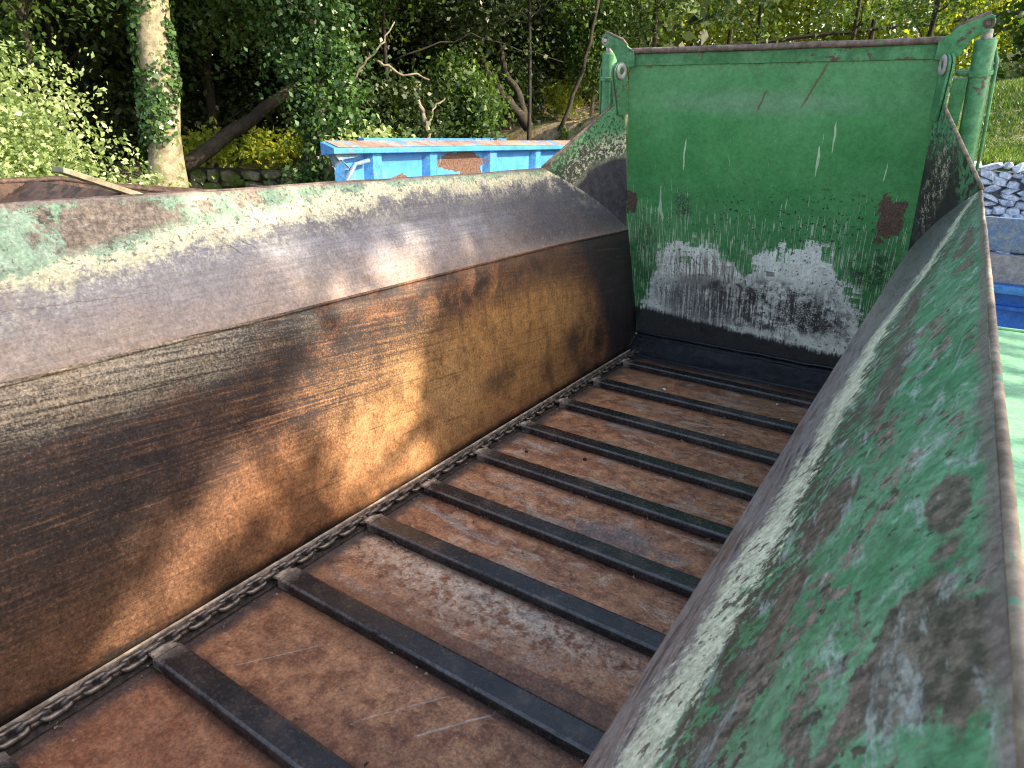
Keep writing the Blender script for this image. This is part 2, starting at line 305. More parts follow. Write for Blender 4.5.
def mat_floor():
    g = G('rusty_floor_plate', .5); x, y = g.x, g.y
    fine = g.noise(None, 150, 4, .7); med = g.noise(None, 14, 7, .68, .5); big = g.noise(g.vec(x*1.2, y*3.5), 1.6, 5, .6, .4)
    sx = g.noise(g.vec(x*1.5, y*55), 1, 5, .6); mt = g.noise(None, 38, 6, .72, .4)
    c = g.mix(g.ss(med, .32, .68), (0.19, 0.072, 0.038), (0.50, 0.24, 0.125))
    c = g.mix(g.ss(big, .45, .66)*.6, c, (0.15, 0.062, 0.042))
    c = g.mix(g.ss(g.noise(g.vec(x*1.3, y*5), 2.2, 5, .6, .5), .54, .66)*.6*g.ss(y, 1.0, 1.6), c, (0.30, 0.285, 0.27))
    c = g.mix(g.blob(x, y, -.1, 1.42, .5, .13, med, 1.8, .6)*g.ss(mt*.6+med*.4, .44, .56)*.85, c, (0.55, 0.46, 0.37))
    c = g.mix(g.ss(g.noise(g.vec(x*3.5, y*9), 1.4, 7, .75, .6), .54, .62)*.55*g.ss(y, .9, 1.4), c, (0.50, 0.40, 0.31))
    c = g.mix(g.blob(x, y, .15, 1.95, .16, .08, med, 1.2, .6)*.7, c, (0.12, 0.115, 0.13))
    c = g.mix(g.ss(mt, .54, .64)*.65*g.ss(y, .7, 1.4, .35, 1.0), c, (0.45, 0.27, 0.16)); c = g.mix(g.ss(g.noise(None, 75, 5, .8), .56, .64)*.5, c, (0.40, 0.30, 0.24))
    c = g.mix(g.ss(mt, .42, .34)*.65*g.ss(y, .9, 1.5, .35, 1.0), c, (0.06, 0.028, 0.028))
    c = g.mix(g.ss(y, 1.0, .5)*.5, c, (0.30, 0.105, 0.055))
    for q_, w_, a_ in (((-.3, .45), .004, .7), ((-.16, .52), .003, .6), ((-.05, .95), .003, .4), ((.1, 1.0), .004, .5), ((-.45, .9), .003, .4)):
        c = g.mix(g.line(x+(med-.5)*.02, y, (q_[0], q_[1]-.12), (q_[0]+.16, q_[1]+.10), w_)*a_, c, (0.55, 0.45, 0.40))
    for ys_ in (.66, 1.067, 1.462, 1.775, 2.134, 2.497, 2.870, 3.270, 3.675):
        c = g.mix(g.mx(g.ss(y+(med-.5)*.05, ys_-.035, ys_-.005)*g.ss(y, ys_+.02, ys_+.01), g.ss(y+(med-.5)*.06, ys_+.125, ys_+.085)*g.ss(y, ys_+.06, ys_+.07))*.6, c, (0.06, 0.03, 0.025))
    # the bare plate next to the second slat
    pl = g.ss(g.math('ABSOLUTE', y-1.13-x*.04), .095, .09)
    c = g.mix(pl*.6, c, g.mix(g.ss(x+(med-.5)*.6, -.4, .1), (0.28, 0.13, 0.07), (0.10, 0.055, 0.045)))
    c = g.mix(g.ss(sx, .66, .78)*.3, c, (0.40, 0.32, 0.27))
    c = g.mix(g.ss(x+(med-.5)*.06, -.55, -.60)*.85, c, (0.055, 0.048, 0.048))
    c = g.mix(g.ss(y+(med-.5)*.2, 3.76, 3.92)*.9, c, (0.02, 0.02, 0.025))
    c = g.mix(g.ss(fine, .62, .72)*.4, c, (0.42, 0.30, 0.24))
    g.bump(fine*.4+mt*.8+med*.5, .5, .003)
    return g.out(c, .34+fine*.28, None, .45)

def mat_slat():
    g = G('black_slat_steel', .32, 0, .45); oi = g.nt.nodes.new('ShaderNodeObjectInfo'); ov = g.vec(g.x+V(g, oi.outputs['Random'])*9.0, g.y, g.z)
    n = g.noise(ov, 80, 5, .8); m = g.noise(ov, 9, 6, .65)
    c = g.mix(g.ss(m, .42, .72), (0.012, 0.012, 0.015), (0.045, 0.036, 0.034)); c = g.mix(g.ss(m+n*.4, .80, .90)*.5, c, (0.10, 0.058, 0.04))
    c = g.mix(g.ss(n, .56, .66)*.55, c, (0.15, 0.11, 0.085))
    c = g.mix(g.ss(g.math('ABSOLUTE', g.y-.007), .005, .002)*g.ss(m+n*.4, .50, .72)*.6, c, (0.15, 0.14, 0.145))  # front chamfer line: rubbed steel, with the edge highlight painted into its colour
    e = g.ss(g.x, -.545, -.60)
    c = g.mix(e*g.ss(m+n*.3, .5, .68)*.75, c, (0.24, 0.19, 0.16))
    g.bump(n*.6+m*.4, .5, .003)
    return g.out(c, g.ss(n, .3, .7, .14, .38), None, .4)

def mat_simple(name, c1, c2, rough=.5, scale=20, metal=0.0, chip=None, chipa=.6, bump=.3, grain=.3):
    g = G(name, rough, metal); n = g.noise(None, scale, 6, .65, .3); f = g.noise(None, scale*7, 3, .6)
    c = g.mix(g.ss(n, .3, .7), c1, c2)
    if chip: c = g.mix(g.ss(g.noise(None, scale*.8, 6, .7, .4)+(f-.5)*.2, chipa, chipa+.03), c, chip)
    g.bump(n*.5+f*.5, bump, .004)
    return g.out(c, rough-.08+f*.16, None, grain, 40)

M = dict(
    wall=mat_wall(), flareL=mat_flare(True), flareR=mat_flare(False), gusL=mat_gusset(True), gusR=mat_gusset(False), door=mat_door(),
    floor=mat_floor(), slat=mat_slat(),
    chain=mat_simple('dark_chain_steel', (0.06, 0.052, 0.05), (0.26, 0.21, 0.18), .34, 60, .55),
    rail=mat_simple('bright_worn_edge', (0.24, 0.17, 0.13), (0.60, 0.49, 0.40), .4, 30),
    rim=mat_simple('rubbed_rim_steel', (0.11, 0.08, 0.06), (0.34, 0.26, 0.19), .6, 22, 0, (0.10, 0.24, 0.15), .60),
    rusty=mat_simple('brown_rust', (0.085, 0.055, 0.048), (0.20, 0.15, 0.135), .6, 30, 0, (0.07, 0.20, 0.10), .63),
    green=mat_simple('green_paint', (0.045, 0.19, 0.085), (0.09, 0.27, 0.14), .48, 9, 0, (0.11, 0.08, 0.07), .60),
    greenp=mat_simple('pale_green_paint', (0.14, 0.36, 0.21), (0.20, 0.43, 0.27), .42, 5, 0, (0.50, 0.52, 0.36), .70),
    bare=mat_simple('bare_grey_steel', (0.30, 0.27, 0.26), (0.50, 0.47, 0.46), .4, 30),
    rubber=mat_simple('wet_black_rubber', (0.012, 0.013, 0.018), (0.030, 0.030, 0.038), .28, 25),
    blue=mat_simple('blue_paint', (0.030, 0.17, 0.46), (0.055, 0.25, 0.56), .42, 3, 0, (0.17, 0.10, 0.085), .61),
    bluedirty=mat_simple('dusty_blue_paint', (0.08, 0.17, 0.34), (0.22, 0.24, 0.25), .6, 16, 0, (0.05, 0.17, 0.42), .60),
    blued=mat_simple('deep_blue_paint', (0.012, 0.10, 0.42), (0.02, 0.15, 0.55), .4, 5),
    greyp=mat_simple('dull_grey_plate', (0.20, 0.20, 0.23), (0.29, 0.28, 0.30), .5, 8),
    tyre=mat_simple('tyre_rubber', (0.018, 0.018, 0.018), (0.035, 0.033, 0.03), .8, 20),
    skip=mat_simple('skip_rust', (0.035, 0.022, 0.02), (0.085, 0.052, 0.042), .7, 14, 0, (0.025, 0.018, 0.016), .52),
    wood=mat_simple('weathered_timber', (0.15, 0.13, 0.09), (0.25, 0.215, 0.15), .7, 12),
    pebble=mat_simple('white_grit', (0.6, 0.6, 0.58), (0.75, 0.75, 0.72), .6, 30),
    stonew=mat_simple('pale_blue_grey_stone', (0.36, 0.40, 0.48), (0.70, 0.72, 0.78), .8, 16),
    mossy=mat_simple('mossy_stone', (0.07, 0.075, 0.04), (0.17, 0.16, 0.12), .9, 5, 0, (0.06, 0.10, 0.02), .5),
)

# ---------------------------------------------------------------- mesh helpers
def tag(o, label=None, cat=None, group=None, kind=None):
    if label: o['label'] = label
    if cat: o['category'] = cat
    if group: o['group'] = group
    if kind: o['kind'] = kind
    return o
def empty(name, loc=(0, 0, 0), rz=0):
    o = bpy.data.objects.new(name, None); C.objects.link(o); o.location = loc; o.rotation_euler.z = rz; o.empty_display_size = .2; return o
def obj(name, me, mats, parent=None, world=True):
    o = bpy.data.objects.new(name, me); C.objects.link(o)
    for m in (mats if isinstance(mats, (list, tuple)) else [mats]): me.materials.append(m)
    if parent:
        o.parent = parent
        if world:                       # mesh data is in world coordinates: undo the thing's own placement
            pr = parent; T = Matrix.Identity(4)
            while pr: T = Matrix.LocRotScale(pr.location, pr.rotation_euler, pr.scale) @ T; pr = pr.parent
            Ti = T.inverted(); o.location = Ti.to_translation(); o.rotation_euler = Ti.to_euler()
    return o
def bm_obj(name, bm, mats, parent=None, smooth=False, bevel=0, world=True):
    me = bpy.data.meshes.new(name)
    bmesh.ops.recalc_face_normals(bm, faces=bm.faces)
    if smooth:
        for f in bm.faces: f.smooth = True
    bm.to_mesh(me); bm.free(); o = obj(name, me, mats, parent, world)
    if bevel:
        b = o.modifiers.new('bevel', 'BEVEL'); b.width = bevel; b.segments = 2; b.limit_method = 'ANGLE'; b.angle_limit = math.radians(40)
        b.harden_normals = False
    return o
def box(bm, x0, x1, y0, y1, z0, z1, mi=0):
    vs = [bm.verts.new((x, y, z)) for x in (x0, x1) for y in (y0, y1) for z in (z0, z1)]
    for q in ((0, 1, 3, 2), (4, 6, 7, 5), (0, 4, 5, 1), (2, 3, 7, 6), (0, 2, 6, 4), (1, 5, 7, 3)):
        f = bm.faces.new([vs[i] for i in q]); f.material_index = mi
def prism(bm, pts, nrm, t):
    """polygon pts (3D) extruded by t along nrm"""
    n = Vector(nrm).normalized()*t
    a = [bm.verts.new(Vector(p)) for p in pts]; b = [bm.verts.new(Vector(p)+n) for p in pts]
    bm.faces.new(a); bm.faces.new(b[::-1]); k = len(a)
    for i in range(k): bm.faces.new((a[i], b[i], b[(i+1) % k], a[(i+1) % k]))
def tube(bm, pts, rad, seg=10, cap=True):
    rings = []; n = len(pts); pts = [Vector(p) for p in pts]
    if not isinstance(rad, (list, tuple)): rad = [rad]*n
    ref = None
    for i, p in enumerate(pts):
        d = (pts[min(i+1, n-1)]-pts[max(i-1, 0)]).normalized()
        if ref is None: ref = Vector((0, 0, 1)) if abs(d.z) < .9 else Vector((1, 0, 0))
        a = d.cross(ref).normalized(); b = d.cross(a); ref = -b if False else ref
        rings.append([bm.verts.new(p+rad[i]*(math.cos(2*math.pi*k/seg)*a+math.sin(2*math.pi*k/seg)*b)) for k in range(seg)])
    for i in range(n-1):
        for k in range(seg): bm.faces.new((rings[i][k], rings[i][(k+1) % seg], rings[i+1][(k+1) % seg], rings[i+1][k]))
    if cap: bm.faces.new(rings[0][::-1]); bm.faces.new(rings[-1])
def sheet(bm, fn, nu, nv, nrm, t):
    """curved plate: fn(u,v) -> point, thickness t along nrm"""
    n = Vector(nrm).normalized()*t
    A = [[bm.verts.new(fn(i/nu, j/nv)) for j in range(nv+1)] for i in range(nu+1)]
    B = [[bm.verts.new(A[i][j].co+n) for j in range(nv+1)] for i in range(nu+1)]
    for i in range(nu):
        for j in range(nv):
            bm.faces.new((A[i][j], A[i+1][j], A[i+1][j+1], A[i][j+1])); bm.faces.new((B[i][j], B[i][j+1], B[i+1][j+1], B[i+1][j]))
    for i in range(nu):
        bm.faces.new((A[i][0], B[i][0], B[i+1][0], A[i+1][0])); bm.faces.new((A[i][nv], A[i+1][nv], B[i+1][nv], B[i][nv]))
    for j in range(nv):
        bm.faces.new((A[0][j], A[0][j+1], B[0][j+1], B[0][j])); bm.faces.new((A[nu][j], B[nu][j], B[nu][j+1], A[nu][j+1]))
from mathutils import noise as mnoise
def dent(x, y, s, a): return (mnoise.noise(Vector((x*s, y*s, 3.3))))*a

# ---------------------------------------------------------------- terrain
AN = [(-8.2, 4.2, -.05), (-8.5, 6.3, .05), (-8.0, 8.0, .05), (-7.1, 7.7, .0), (-6.6, 8.9, 1.05), (-5.0, 10.5, 1.5), (-4.0, 11.0, 1.85), (-5.6, 9.9, 1.25), (-1.5, 12, 1.9),
      (1.5, 8.2, 1.16), (4, 8.2, 1.16), (2, 12, 2.15), (3, 16, 3.2), (-9, 1, -.3), (-12, -2, -.4), (-12, 8, .6), (-8, 14, 2.2), (8, 12, 2.0), (-14, 4, .3)]
def hfar(x, y):
    s = 0; w_ = 0
    for ax, ay, az in AN:
        d = ((x-ax)**2+(y-ay)**2+.4)**1.5; s += az/d; w_ += 1/d
    return s/w_
GZ = -1.1
def ground(x, y):
    if x > -1.5: w_ = min(max((y-8.30)/.05, 0), 1)
    else:
        d = max(-6.4-x, 0); e = max(y-10.2, 0) if x < -3.5 else max(y-(8.30+(-1.5-x)*.9), 0); d = math.hypot(d, e)
        w_ = min(d/1.2, 1); w_ = w_*w_*(3-2*w_)
    far = min(max(math.hypot(x, y)-22, 0)/60, 1)
    return GZ*(1-w_)+w_*(hfar(x, y)*(1-far)+far*3.0)+.03*mnoise.noise(Vector((x*1.3, y*1.3, 0)))
def axis(lo, hi, f, mid0, mid1, step):
    a = list(np.arange(mid0, mid1+1e-6, step)); v = mid1; s = step
    while v < hi: s *= 1.35; v += s; a.append(v)
    v = mid0; s = step
    while v > lo: s *= 1.35; v -= s; a.insert(0, v)
    return a
xs = axis(-900, 900, 0, -14, 9, .25); ys = axis(-900, 900, 0, -4, 8.2, .4); ys = [y for y in ys if y < 8.28]
ys += list(np.arange(8.30, 18, .25)); v = ys[-1]; s = .3
while v < 900: s *= 1.35; v += s; ys.append(v)
bm = bmesh.new(); gv = [[bm.verts.new((x, y, ground(x, y))) for y in ys] for x in xs]
for i in range(len(xs)-1):
    for j in range(len(ys)-1): bm.faces.new((gv[i][j], gv[i+1][j], gv[i+1][j+1], gv[i][j+1]))
g = G('ground_soil_grass', .9); n = g.noise(None, 1.4, 6, .6, .3); f = g.noise(None, 14, 5, .7); yard = g.ss(g.z+(n-.5)*.3, -.8, -.5)
fq = g.noise(None, 5, 6, .8)
soil = g.mix(g.ss(f, .3, .7), (0.17, 0.13, 0.085), (0.36, 0.29, 0.20)); grs = g.mix(g.ss(f, .3, .7), (0.04, 0.08, 0.02), (0.09, 0.14, 0.035))
grav = g.mix(g.ss(f, .3, .7), (0.14, 0.13, 0.12), (0.26, 0.245, 0.22))
c = g.mix(yard, grav, g.mix(g.ss(n*.5+fq*.5+g.ss(g.x, -1.5, 1.5)*.08, .48, .58), soil, grs)); g.bump(f, .8, .03)
tag(bm_obj('ground', bm, g.out(c), smooth=True), kind='structure')

# ---------------------------------------------------------------- the spreader
sp = empty('muck_spreader', (0, 1.6, GZ))
tag(sp, 'open green farm muck spreader with rusty inside, chain and slat floor and raised tailgate', 'muck spreader')
Y0, YE = -.55, 4.06
WL = dict(b=(-.70, 0.0), c=(-.808, .796), r=(-.9815, 1.169)); WR = dict(b=(.70, 0.0), c=(.7526, .829), r=(.982, 1.1945)); RY = 3.258
def taper(y):
    t = min(max((y-3.0)/.93, 0), 1.1); return .045*t*t*(3-2*min(t, 1))
def wallsheet(name, P, s, mat):
    bm = bmesh.new()
    def fn(u, v):
        y = Y0+(YE+.02-Y0)*u; cx = P['c'][0]+(taper(y) if s < 0 else 0); x = P['b'][0]+(cx-P['b'][0])*v; z = P['b'][1]+(P['c'][1]-P['b'][1])*v-.0
        e = min(v, 1-v)*4; e = min(e, 1); return Vector((x+(dent(y, z, 1.4, .014)+dent(y, z+4, 4.5, .004))*e, y, z-.002*(v == 0)))
    sheet(bm, fn, 60, 12, (s, 0, 0), .006); return bm_obj(name, bm, mat, sp, smooth=False)
o = wallsheet('side_wall', WL, -1, M['wall']); [setattr(f, 'use_smooth', True) for f in o.data.polygons]
tag(o, 'brown and ochre worn steel side wall below the fold')
wallsheet('side_wall', WR, 1, M['wall'])
def flaresheet(P, s, mat, label):
    bm = bmesh.new(); c = Vector((P['c'][0], 0, P['c'][1])); r = Vector((P['r'][0], 0, P['r'][1]))
    nrm = Vector((s*(r.z-c.z), 0, -abs(r.x-c.x)))
    A = .014 if s < 0 else .009
    def fn(u, v):
        y = Y0+(RY-Y0)*u; p = c.lerp(r, v); e = min(1, v*6, (1-v)*3+.35)
        k = dent(y, v, 2.1, A)+dent(y+9, v*2, 5.0, A*.35)
        k *= e*min(1, (1-u)*8); q = Vector((p.x+(taper(y)*(1-v) if s < 0 else 0), y, p.z))+nrm.normalized()*k
        q.z += dent(y+4, 0, 1.7, .006)*v*min(1, (1-u)*8); q.x -= s*0
        return q
    sheet(bm, fn, 110, 20, nrm, .006)
    # folded triangle at the rear end, soft bend
    def tri(u, v):
        yy = RY+(YE-RY)*u; tp_ = taper(yy) if s < 0 else 0
        a = Vector((c.x+tp_, yy, c.z))          # along the fold
        b = Vector((r.x, RY, r.z)).lerp(Vector((c.x+(.047 if s < 0 else 0), YE, c.z)), u); q = a.lerp(b, v)
        q -= nrm.normalized()*.018*math.sin(math.pi*u)*v*(1.0); return q
    sheet(bm, tri, 26, 12, nrm, .006)
    bmesh.ops.remove_doubles(bm, verts=bm.verts, dist=.0002)
    bmesh.ops.dissolve_degenerate(bm, edges=bm.edges, dist=.0001)
    o = bm_obj('side_flare', bm, mat, sp, smooth=True); o['label'] = label
    md = o.modifiers.new('es', 'EDGE_SPLIT'); md.split_angle = math.radians(35)
    return o
flaresheet(WL, -1, M['flareL'], 'left sloping flare board, green above and bare steel below a cream band')
flaresheet(WR, 1, M['flareR'], 'near right flare board with chipped green paint and brown patches')
# rims
for P, s, rr in ((WL, -1, .0045), (WR, 1, .0040)):
    bm = bmesh.new(); pts = []
    for i in range(91):
        y = Y0+(RY-Y0)*i/90
        pts.append((P['r'][0]+s*(.004+dent(y, 1, 2.2, .002)), y, P['r'][1]-.001+dent(y+4, 0, 1.7, .006)*min(1, (1-i/90)*8)+dent(y, 7, 9, .0015)))
    tube(bm, pts, rr, 10)
    bm_obj('rim', bm, M['rim'] if s > 0 else M['rusty'], sp, smooth=True)
    bm = bmesh.new()                     # outer stiffening skirt below the rim
    prism(bm, [(P['r'][0]+s*.006, Y0, P['r'][1]-.012), (P['r'][0]+s*.006, RY, P['r'][1]-.012), (P['r'][0]-s*.03, RY, P['r'][1]-.16), (P['r'][0]-s*.03, Y0, P['r'][1]-.16)], (s, 0, 0), .005)
    for k in range(6):
        yy = Y0+.2+k*.62; box(bm, *sorted((P['c'][0]+s*.02, P['c'][0]+s*.10)), yy, yy+.07, -.25, .80)
    bm_obj('outer_rib_frame', bm, M['green'], sp)
# fold weld line on the left wall
bm = bmesh.new(); tube(bm, [(WL['c'][0]-.001+taper(Y0+(YE-Y0)*i/40), Y0+(YE-Y0)*i/40, WL['c'][1]-.001+dent(i*.3, 0, 1, .002)) for i in range(41)], .006, 8)
bm_obj('fold_bead', bm, M['wall'], sp, smooth=True)
# floor
bm = bmesh.new()
def ff(u, v):
    y = Y0+(4.02-Y0)*u; x = -.705+1.41*v; return Vector((x, y, dent(x, y, 1.8, .005)))
sheet(bm, ff, 60, 20, (0, 0, -1), .008)
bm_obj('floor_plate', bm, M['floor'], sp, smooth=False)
# seams in the floor: plate edges a few mm proud
# guide rail
bm = bmesh.new(); box(bm, -.694, -.685, Y0, 3.98, .006, .024); box(bm, -.678, -.6745, Y0, 3.95, .006, .012)
bm_obj('chain_guide_rail', bm, M['rail'], sp, bevel=.002)
# chain of links
ch_pts = []
def link_mesh(pitch=.048, wd=.042, r=.0078):
    bm = bmesh.new(); L = pitch/2+r*0.95; hw = wd/2-r; pts = []
    n = 8
    for k in range(n+1):
        a = -math.pi/2+math.pi*k/n; pts.append((0+math.sin(0), 0, 0))
    pts = []
    for k in range(n+1):
        a = math.pi*k/n; pts.append(Vector((hw*math.cos(a), L-hw+hw*math.sin(a), 0)))
    for k in range(n+1):
        a = math.pi+math.pi*k/n; pts.append(Vector((hw*math.cos(a), -(L-hw)+hw*math.sin(a), 0)))
    N = len(pts); rings = []
    for i, p in enumerate(pts):
        d = (pts[(i+1) % N]-pts[i-1]).normalized(); a = d.cross(Vector((0, 0, 1)))
        rings.append([bm.verts.new(p+r*(math.cos(2*math.pi*k/8)*a+math.sin(2*math.pi*k/8)*Vector((0, 0, 1)))) for k in range(8)])
    for i in range(N):
        for k in range(8): bm.faces.new((rings[i][k], rings[i][(k+1) % 8], rings[(i+1) % N][(k+1) % 8], rings[(i+1) % N][k]))
    bmesh.ops.recalc_face_normals(bm, faces=bm.faces)
    for f in bm.faces: f.smooth = True
    me = bpy.data.meshes.new('link'); bm.to_mesh(me); bm.free(); me.materials.append(M['chain']); return me
lm = link_mesh()
bm = bmesh.new(); box(bm, -.668, -.616, Y0, 3.97, .0045, .0075)      # worn steel strip the chain lies on
cst = bm_obj('conveyor_chain', bm, mat_simple('chain_bed', (0.025, 0.021, 0.02), (0.075, 0.058, 0.05), .55, 60), sp); cst['label'] = 'dark round link chain running along the left wall'
l0 = None; k = 0; y = .02
while y < 3.97:
    if l0 is None:
        l0 = bpy.data.objects.new('link', lm); C.objects.link(l0); l = l0
    else:
        l = l0.copy(); C.objects.link(l)
    l.parent = cst; l.location = Vector((-.643+random.uniform(-.0015, .0015), y, .027))
    l.rotation_euler = (0, math.radians((28 if k % 2 else -62)+random.uniform(-9, 9)), random.uniform(-.04, .04)); k += 1; y += .0475
# slats
SY = [-.16, .245, .66, 1.067, 1.462, 1.775, 2.134, 2.497, 2.870, 3.270, 3.675]
bm = bmesh.new(); x0, x1 = -.608, .60
prof = [(0, .002), (.002, .028), (.008, .034), (.070, .034), (.079, .031), (.082, .002)]
a = [bm.verts.new((x0, p, q)) for p, q in prof]; b = [bm.verts.new((x1, p, q)) for p, q in prof]
bm.faces.new(a); bm.faces.new(b[::-1])
for i in range(6): bm.faces.new((a[i], b[i], b[(i+1) % 6], a[(i+1) % 6]))
bmesh.ops.recalc_face_normals(bm, faces=bm.faces)
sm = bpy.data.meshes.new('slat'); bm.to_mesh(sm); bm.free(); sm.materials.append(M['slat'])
bm = bmesh.new()
prism(bm, [(-.632, .006, .020), (-.592, .001, .034), (-.592, .066, .034), (-.632, .044, .020)], (0, 0, 1), .009)
tube(bm, [(-.640, .024, .014), (-.640, .024, .033)], .009, 8)
bmesh.ops.recalc_face_normals(bm, faces=bm.faces)
km = bpy.data.meshes.new('chain_clip'); bm.to_mesh(km); bm.free(); km.materials.append(M['rail'])
s0 = None
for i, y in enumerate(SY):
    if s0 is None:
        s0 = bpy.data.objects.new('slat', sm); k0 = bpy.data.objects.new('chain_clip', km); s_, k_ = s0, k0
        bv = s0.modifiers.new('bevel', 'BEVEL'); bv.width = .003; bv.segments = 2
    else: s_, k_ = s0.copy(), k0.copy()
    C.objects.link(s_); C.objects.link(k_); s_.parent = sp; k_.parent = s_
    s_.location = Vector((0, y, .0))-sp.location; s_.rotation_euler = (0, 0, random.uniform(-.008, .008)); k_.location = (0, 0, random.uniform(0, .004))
# tailgate
DB = Vector((0, 4.0996, .1157)); DU = Vector((0, 3.69-4.0996, 1.768-.1157)); DUn = DU.normalized(); DN = Vector((0, -DUn.z, DUn.y)); DN = -DN if DN.y > 0 else DN
def dp(x, z, off=0.0):
    t = (z-.1157)/(1.768-.1157); q = DB+DU*t+DN*off; return Vector((x, q.y, q.z))
bm = bmesh.new()
def fd(u, v): z = .118+(1.745-.118)*v; h = .80-.06*v; x = -h+2*h*u; return dp(x, z, dent(x, z, 1.5, .008)*min(1, v*6, (1-v)*6, u*8, (1-u)*8))
sheet(bm, fd, 30, 30, -DN, .006)
tg = bm_obj('tailgate', bm, M['door'], sp, smooth=True); tg['label'] = 'green sliding tailgate panel with two cream worn humps near the floor'
tg.modifiers.new('es', 'EDGE_SPLIT').split_angle = math.radians(40)
bm = bmesh.new()
tube(bm, [dp(-.745+1.49*i/30, 1.772+dent(i*.2, 0, 1, .004), .012) for i in range(31)], .015, 10)
bm_obj('top_beam', bm, M['rusty'], tg, smooth=True)
bm = bmesh.new(); prism(bm, [dp(-.745, 1.70, .002), dp(.745, 1.70, .002), dp(.745, 1.766, .006), dp(-.745, 1.766, .006)], DN, .005)
bm_obj('top_fold', bm, M['green'], tg, bevel=.004)
# ears carrying the rams
for s in (-1, 1):
    prof = [(.70, 1.702), (.765, 1.695), (.790, 1.715), (.815, 1.765), (.835, 1.790), (.875, 1.800), (.885, 1.855), (.862, 1.862), (.760, 1.822), (.735, 1.795), (.70, 1.775)]
    bm = bmesh.new(); prism(bm, [dp(s*x, z, .016) for x, z in prof], DN, .014)
    e = bm_obj('ear', bm, M['green'], tg, bevel=.002)
    bm = bmesh.new(); tube(bm, [dp(s*.742, 1.800, .022), dp(s*.765, 1.827, .022), dp(s*.865, 1.868, .022)], .008, 8)
    bm_obj('edge_strip', bm, M['rusty'], e, smooth=True)
    bm = bmesh.new(); a = dp(s*.865, 1.83, -.03); tube(bm, [a+DN*.02, a+DN*.060], .024, 18); tube(bm, [a+DN*.060, a+DN*.066], .010, 12)
    bm_obj('ram_eye', bm, M['bare'] if s < 0 else M['rusty'], e, smooth=False, bevel=.003)
# gusset end plates
def gus(s, C_, R_, mat, lab):
    H = Vector((s*(.783 if s < 0 else .757), 3.665, 1.672)); In = Vector((s*.757, 3.745, 1.60))
    n = (C_-R_).cross(H-R_).normalized(); n = n if n.x*s > 0 else -n
    def pl(p): p = Vector(p); return p-n*((p-R_)@n) if False else p-n*((p-R_).dot(n))
    H = pl(H); e1 = (C_-R_).normalized(); e2 = n.cross(e1); rad = .046
    i0 = C_; pts = [R_+Vector((s*.002, 0, 0)), C_]
    # inner edge straight up to the round lug head, then the head, then the cut edge down to the rim
    upv = (H-C_).normalized(); side = (R_-C_); side = (side-upv*side.dot(upv)).normalized()
    st = H-side*rad
    pts.append(C_.lerp(st, .5)); pts.append(st)
    for k in range(1, 8):
        a = math.pi*k/8; pts.append(H+rad*(-side*math.cos(a)+upv*math.sin(a)))
    pts.append(H+side*rad); pts.append(H+side*rad-upv*.16)
    bm = bmesh.new(); prism(bm, pts, n, .010)
    gu = bm_obj('gusset_plate', bm, mat, sp, bevel=.001); gu['label'] = lab
    # lug doubler with its boss
    bm = bmesh.new(); lp = []
    wdt = .034; q = H+side*(-.004)-n*.003
    for k in range(0, 9):
        a = math.pi*k/8; lp.append(q+(wdt+.012)*(-side*math.cos(a)+upv*math.sin(a)))
    lp += [q+side*(wdt+.012)-upv*.02, q+side*wdt-upv*.225, q-side*(wdt+.008)-upv*.235]
    prism(bm, lp, -n, .012); lo = bm_obj('lug_plate', bm, M['green'], gu, bevel=.002)
    bm = bmesh.new(); ring = []
    rr = .026; cc = q-n*.017; N = 20
    vs = []
    for k in range(N):
        a = 2*math.pi*k/N; d = side*math.cos(a)+upv*math.sin(a)*1.15
        vs.append([bm.verts.new(cc+d*(rr+.012*math.cos(b))-n*.008*math.sin(b)) for b in [2*math.pi*j/8 for j in range(8)]])
    for k in range(N):
        for j in range(8): bm.faces.new((vs[k][j], vs[(k+1) % N][j], vs[(k+1) % N][(j+1) % 8], vs[k][(j+1) % 8]))
    bm_obj('lifting_eye', bm, M['bare'], gu, smooth=True)
    bm = bmesh.new(); tube(bm, [cc+n*.006, cc-n*.0015], rr-.004, 18); bm_obj('eye_hole', bm, M['rubber'] if False else mat_simple('hole_shade_green', (0.03, 0.12, 0.06), (0.05, 0.15, 0.08), .6, 10), gu)
    bm = bmesh.new(); e0 = H+side*rad-upv*.16; tube(bm, [e0.lerp(R_, i/14)+Vector((0, 0, .001))+n*.004 for i in range(15)], .0075, 8)
    bm_obj('worn_edge', bm, M['rusty'] if s < 0 else M['rim'], gu, smooth=True)
gus(-1, Vector((-.766, 3.945, .797)), Vector((-.985, RY-.02, 1.174)), M['gusL'], 'left end plate, green with a dark patch ringed in cream')
gus(1, Vector((.757, 3.93, .830)), Vector((.984, RY-.02, 1.198)), M['gusR'], 'right end plate, mostly blackened')
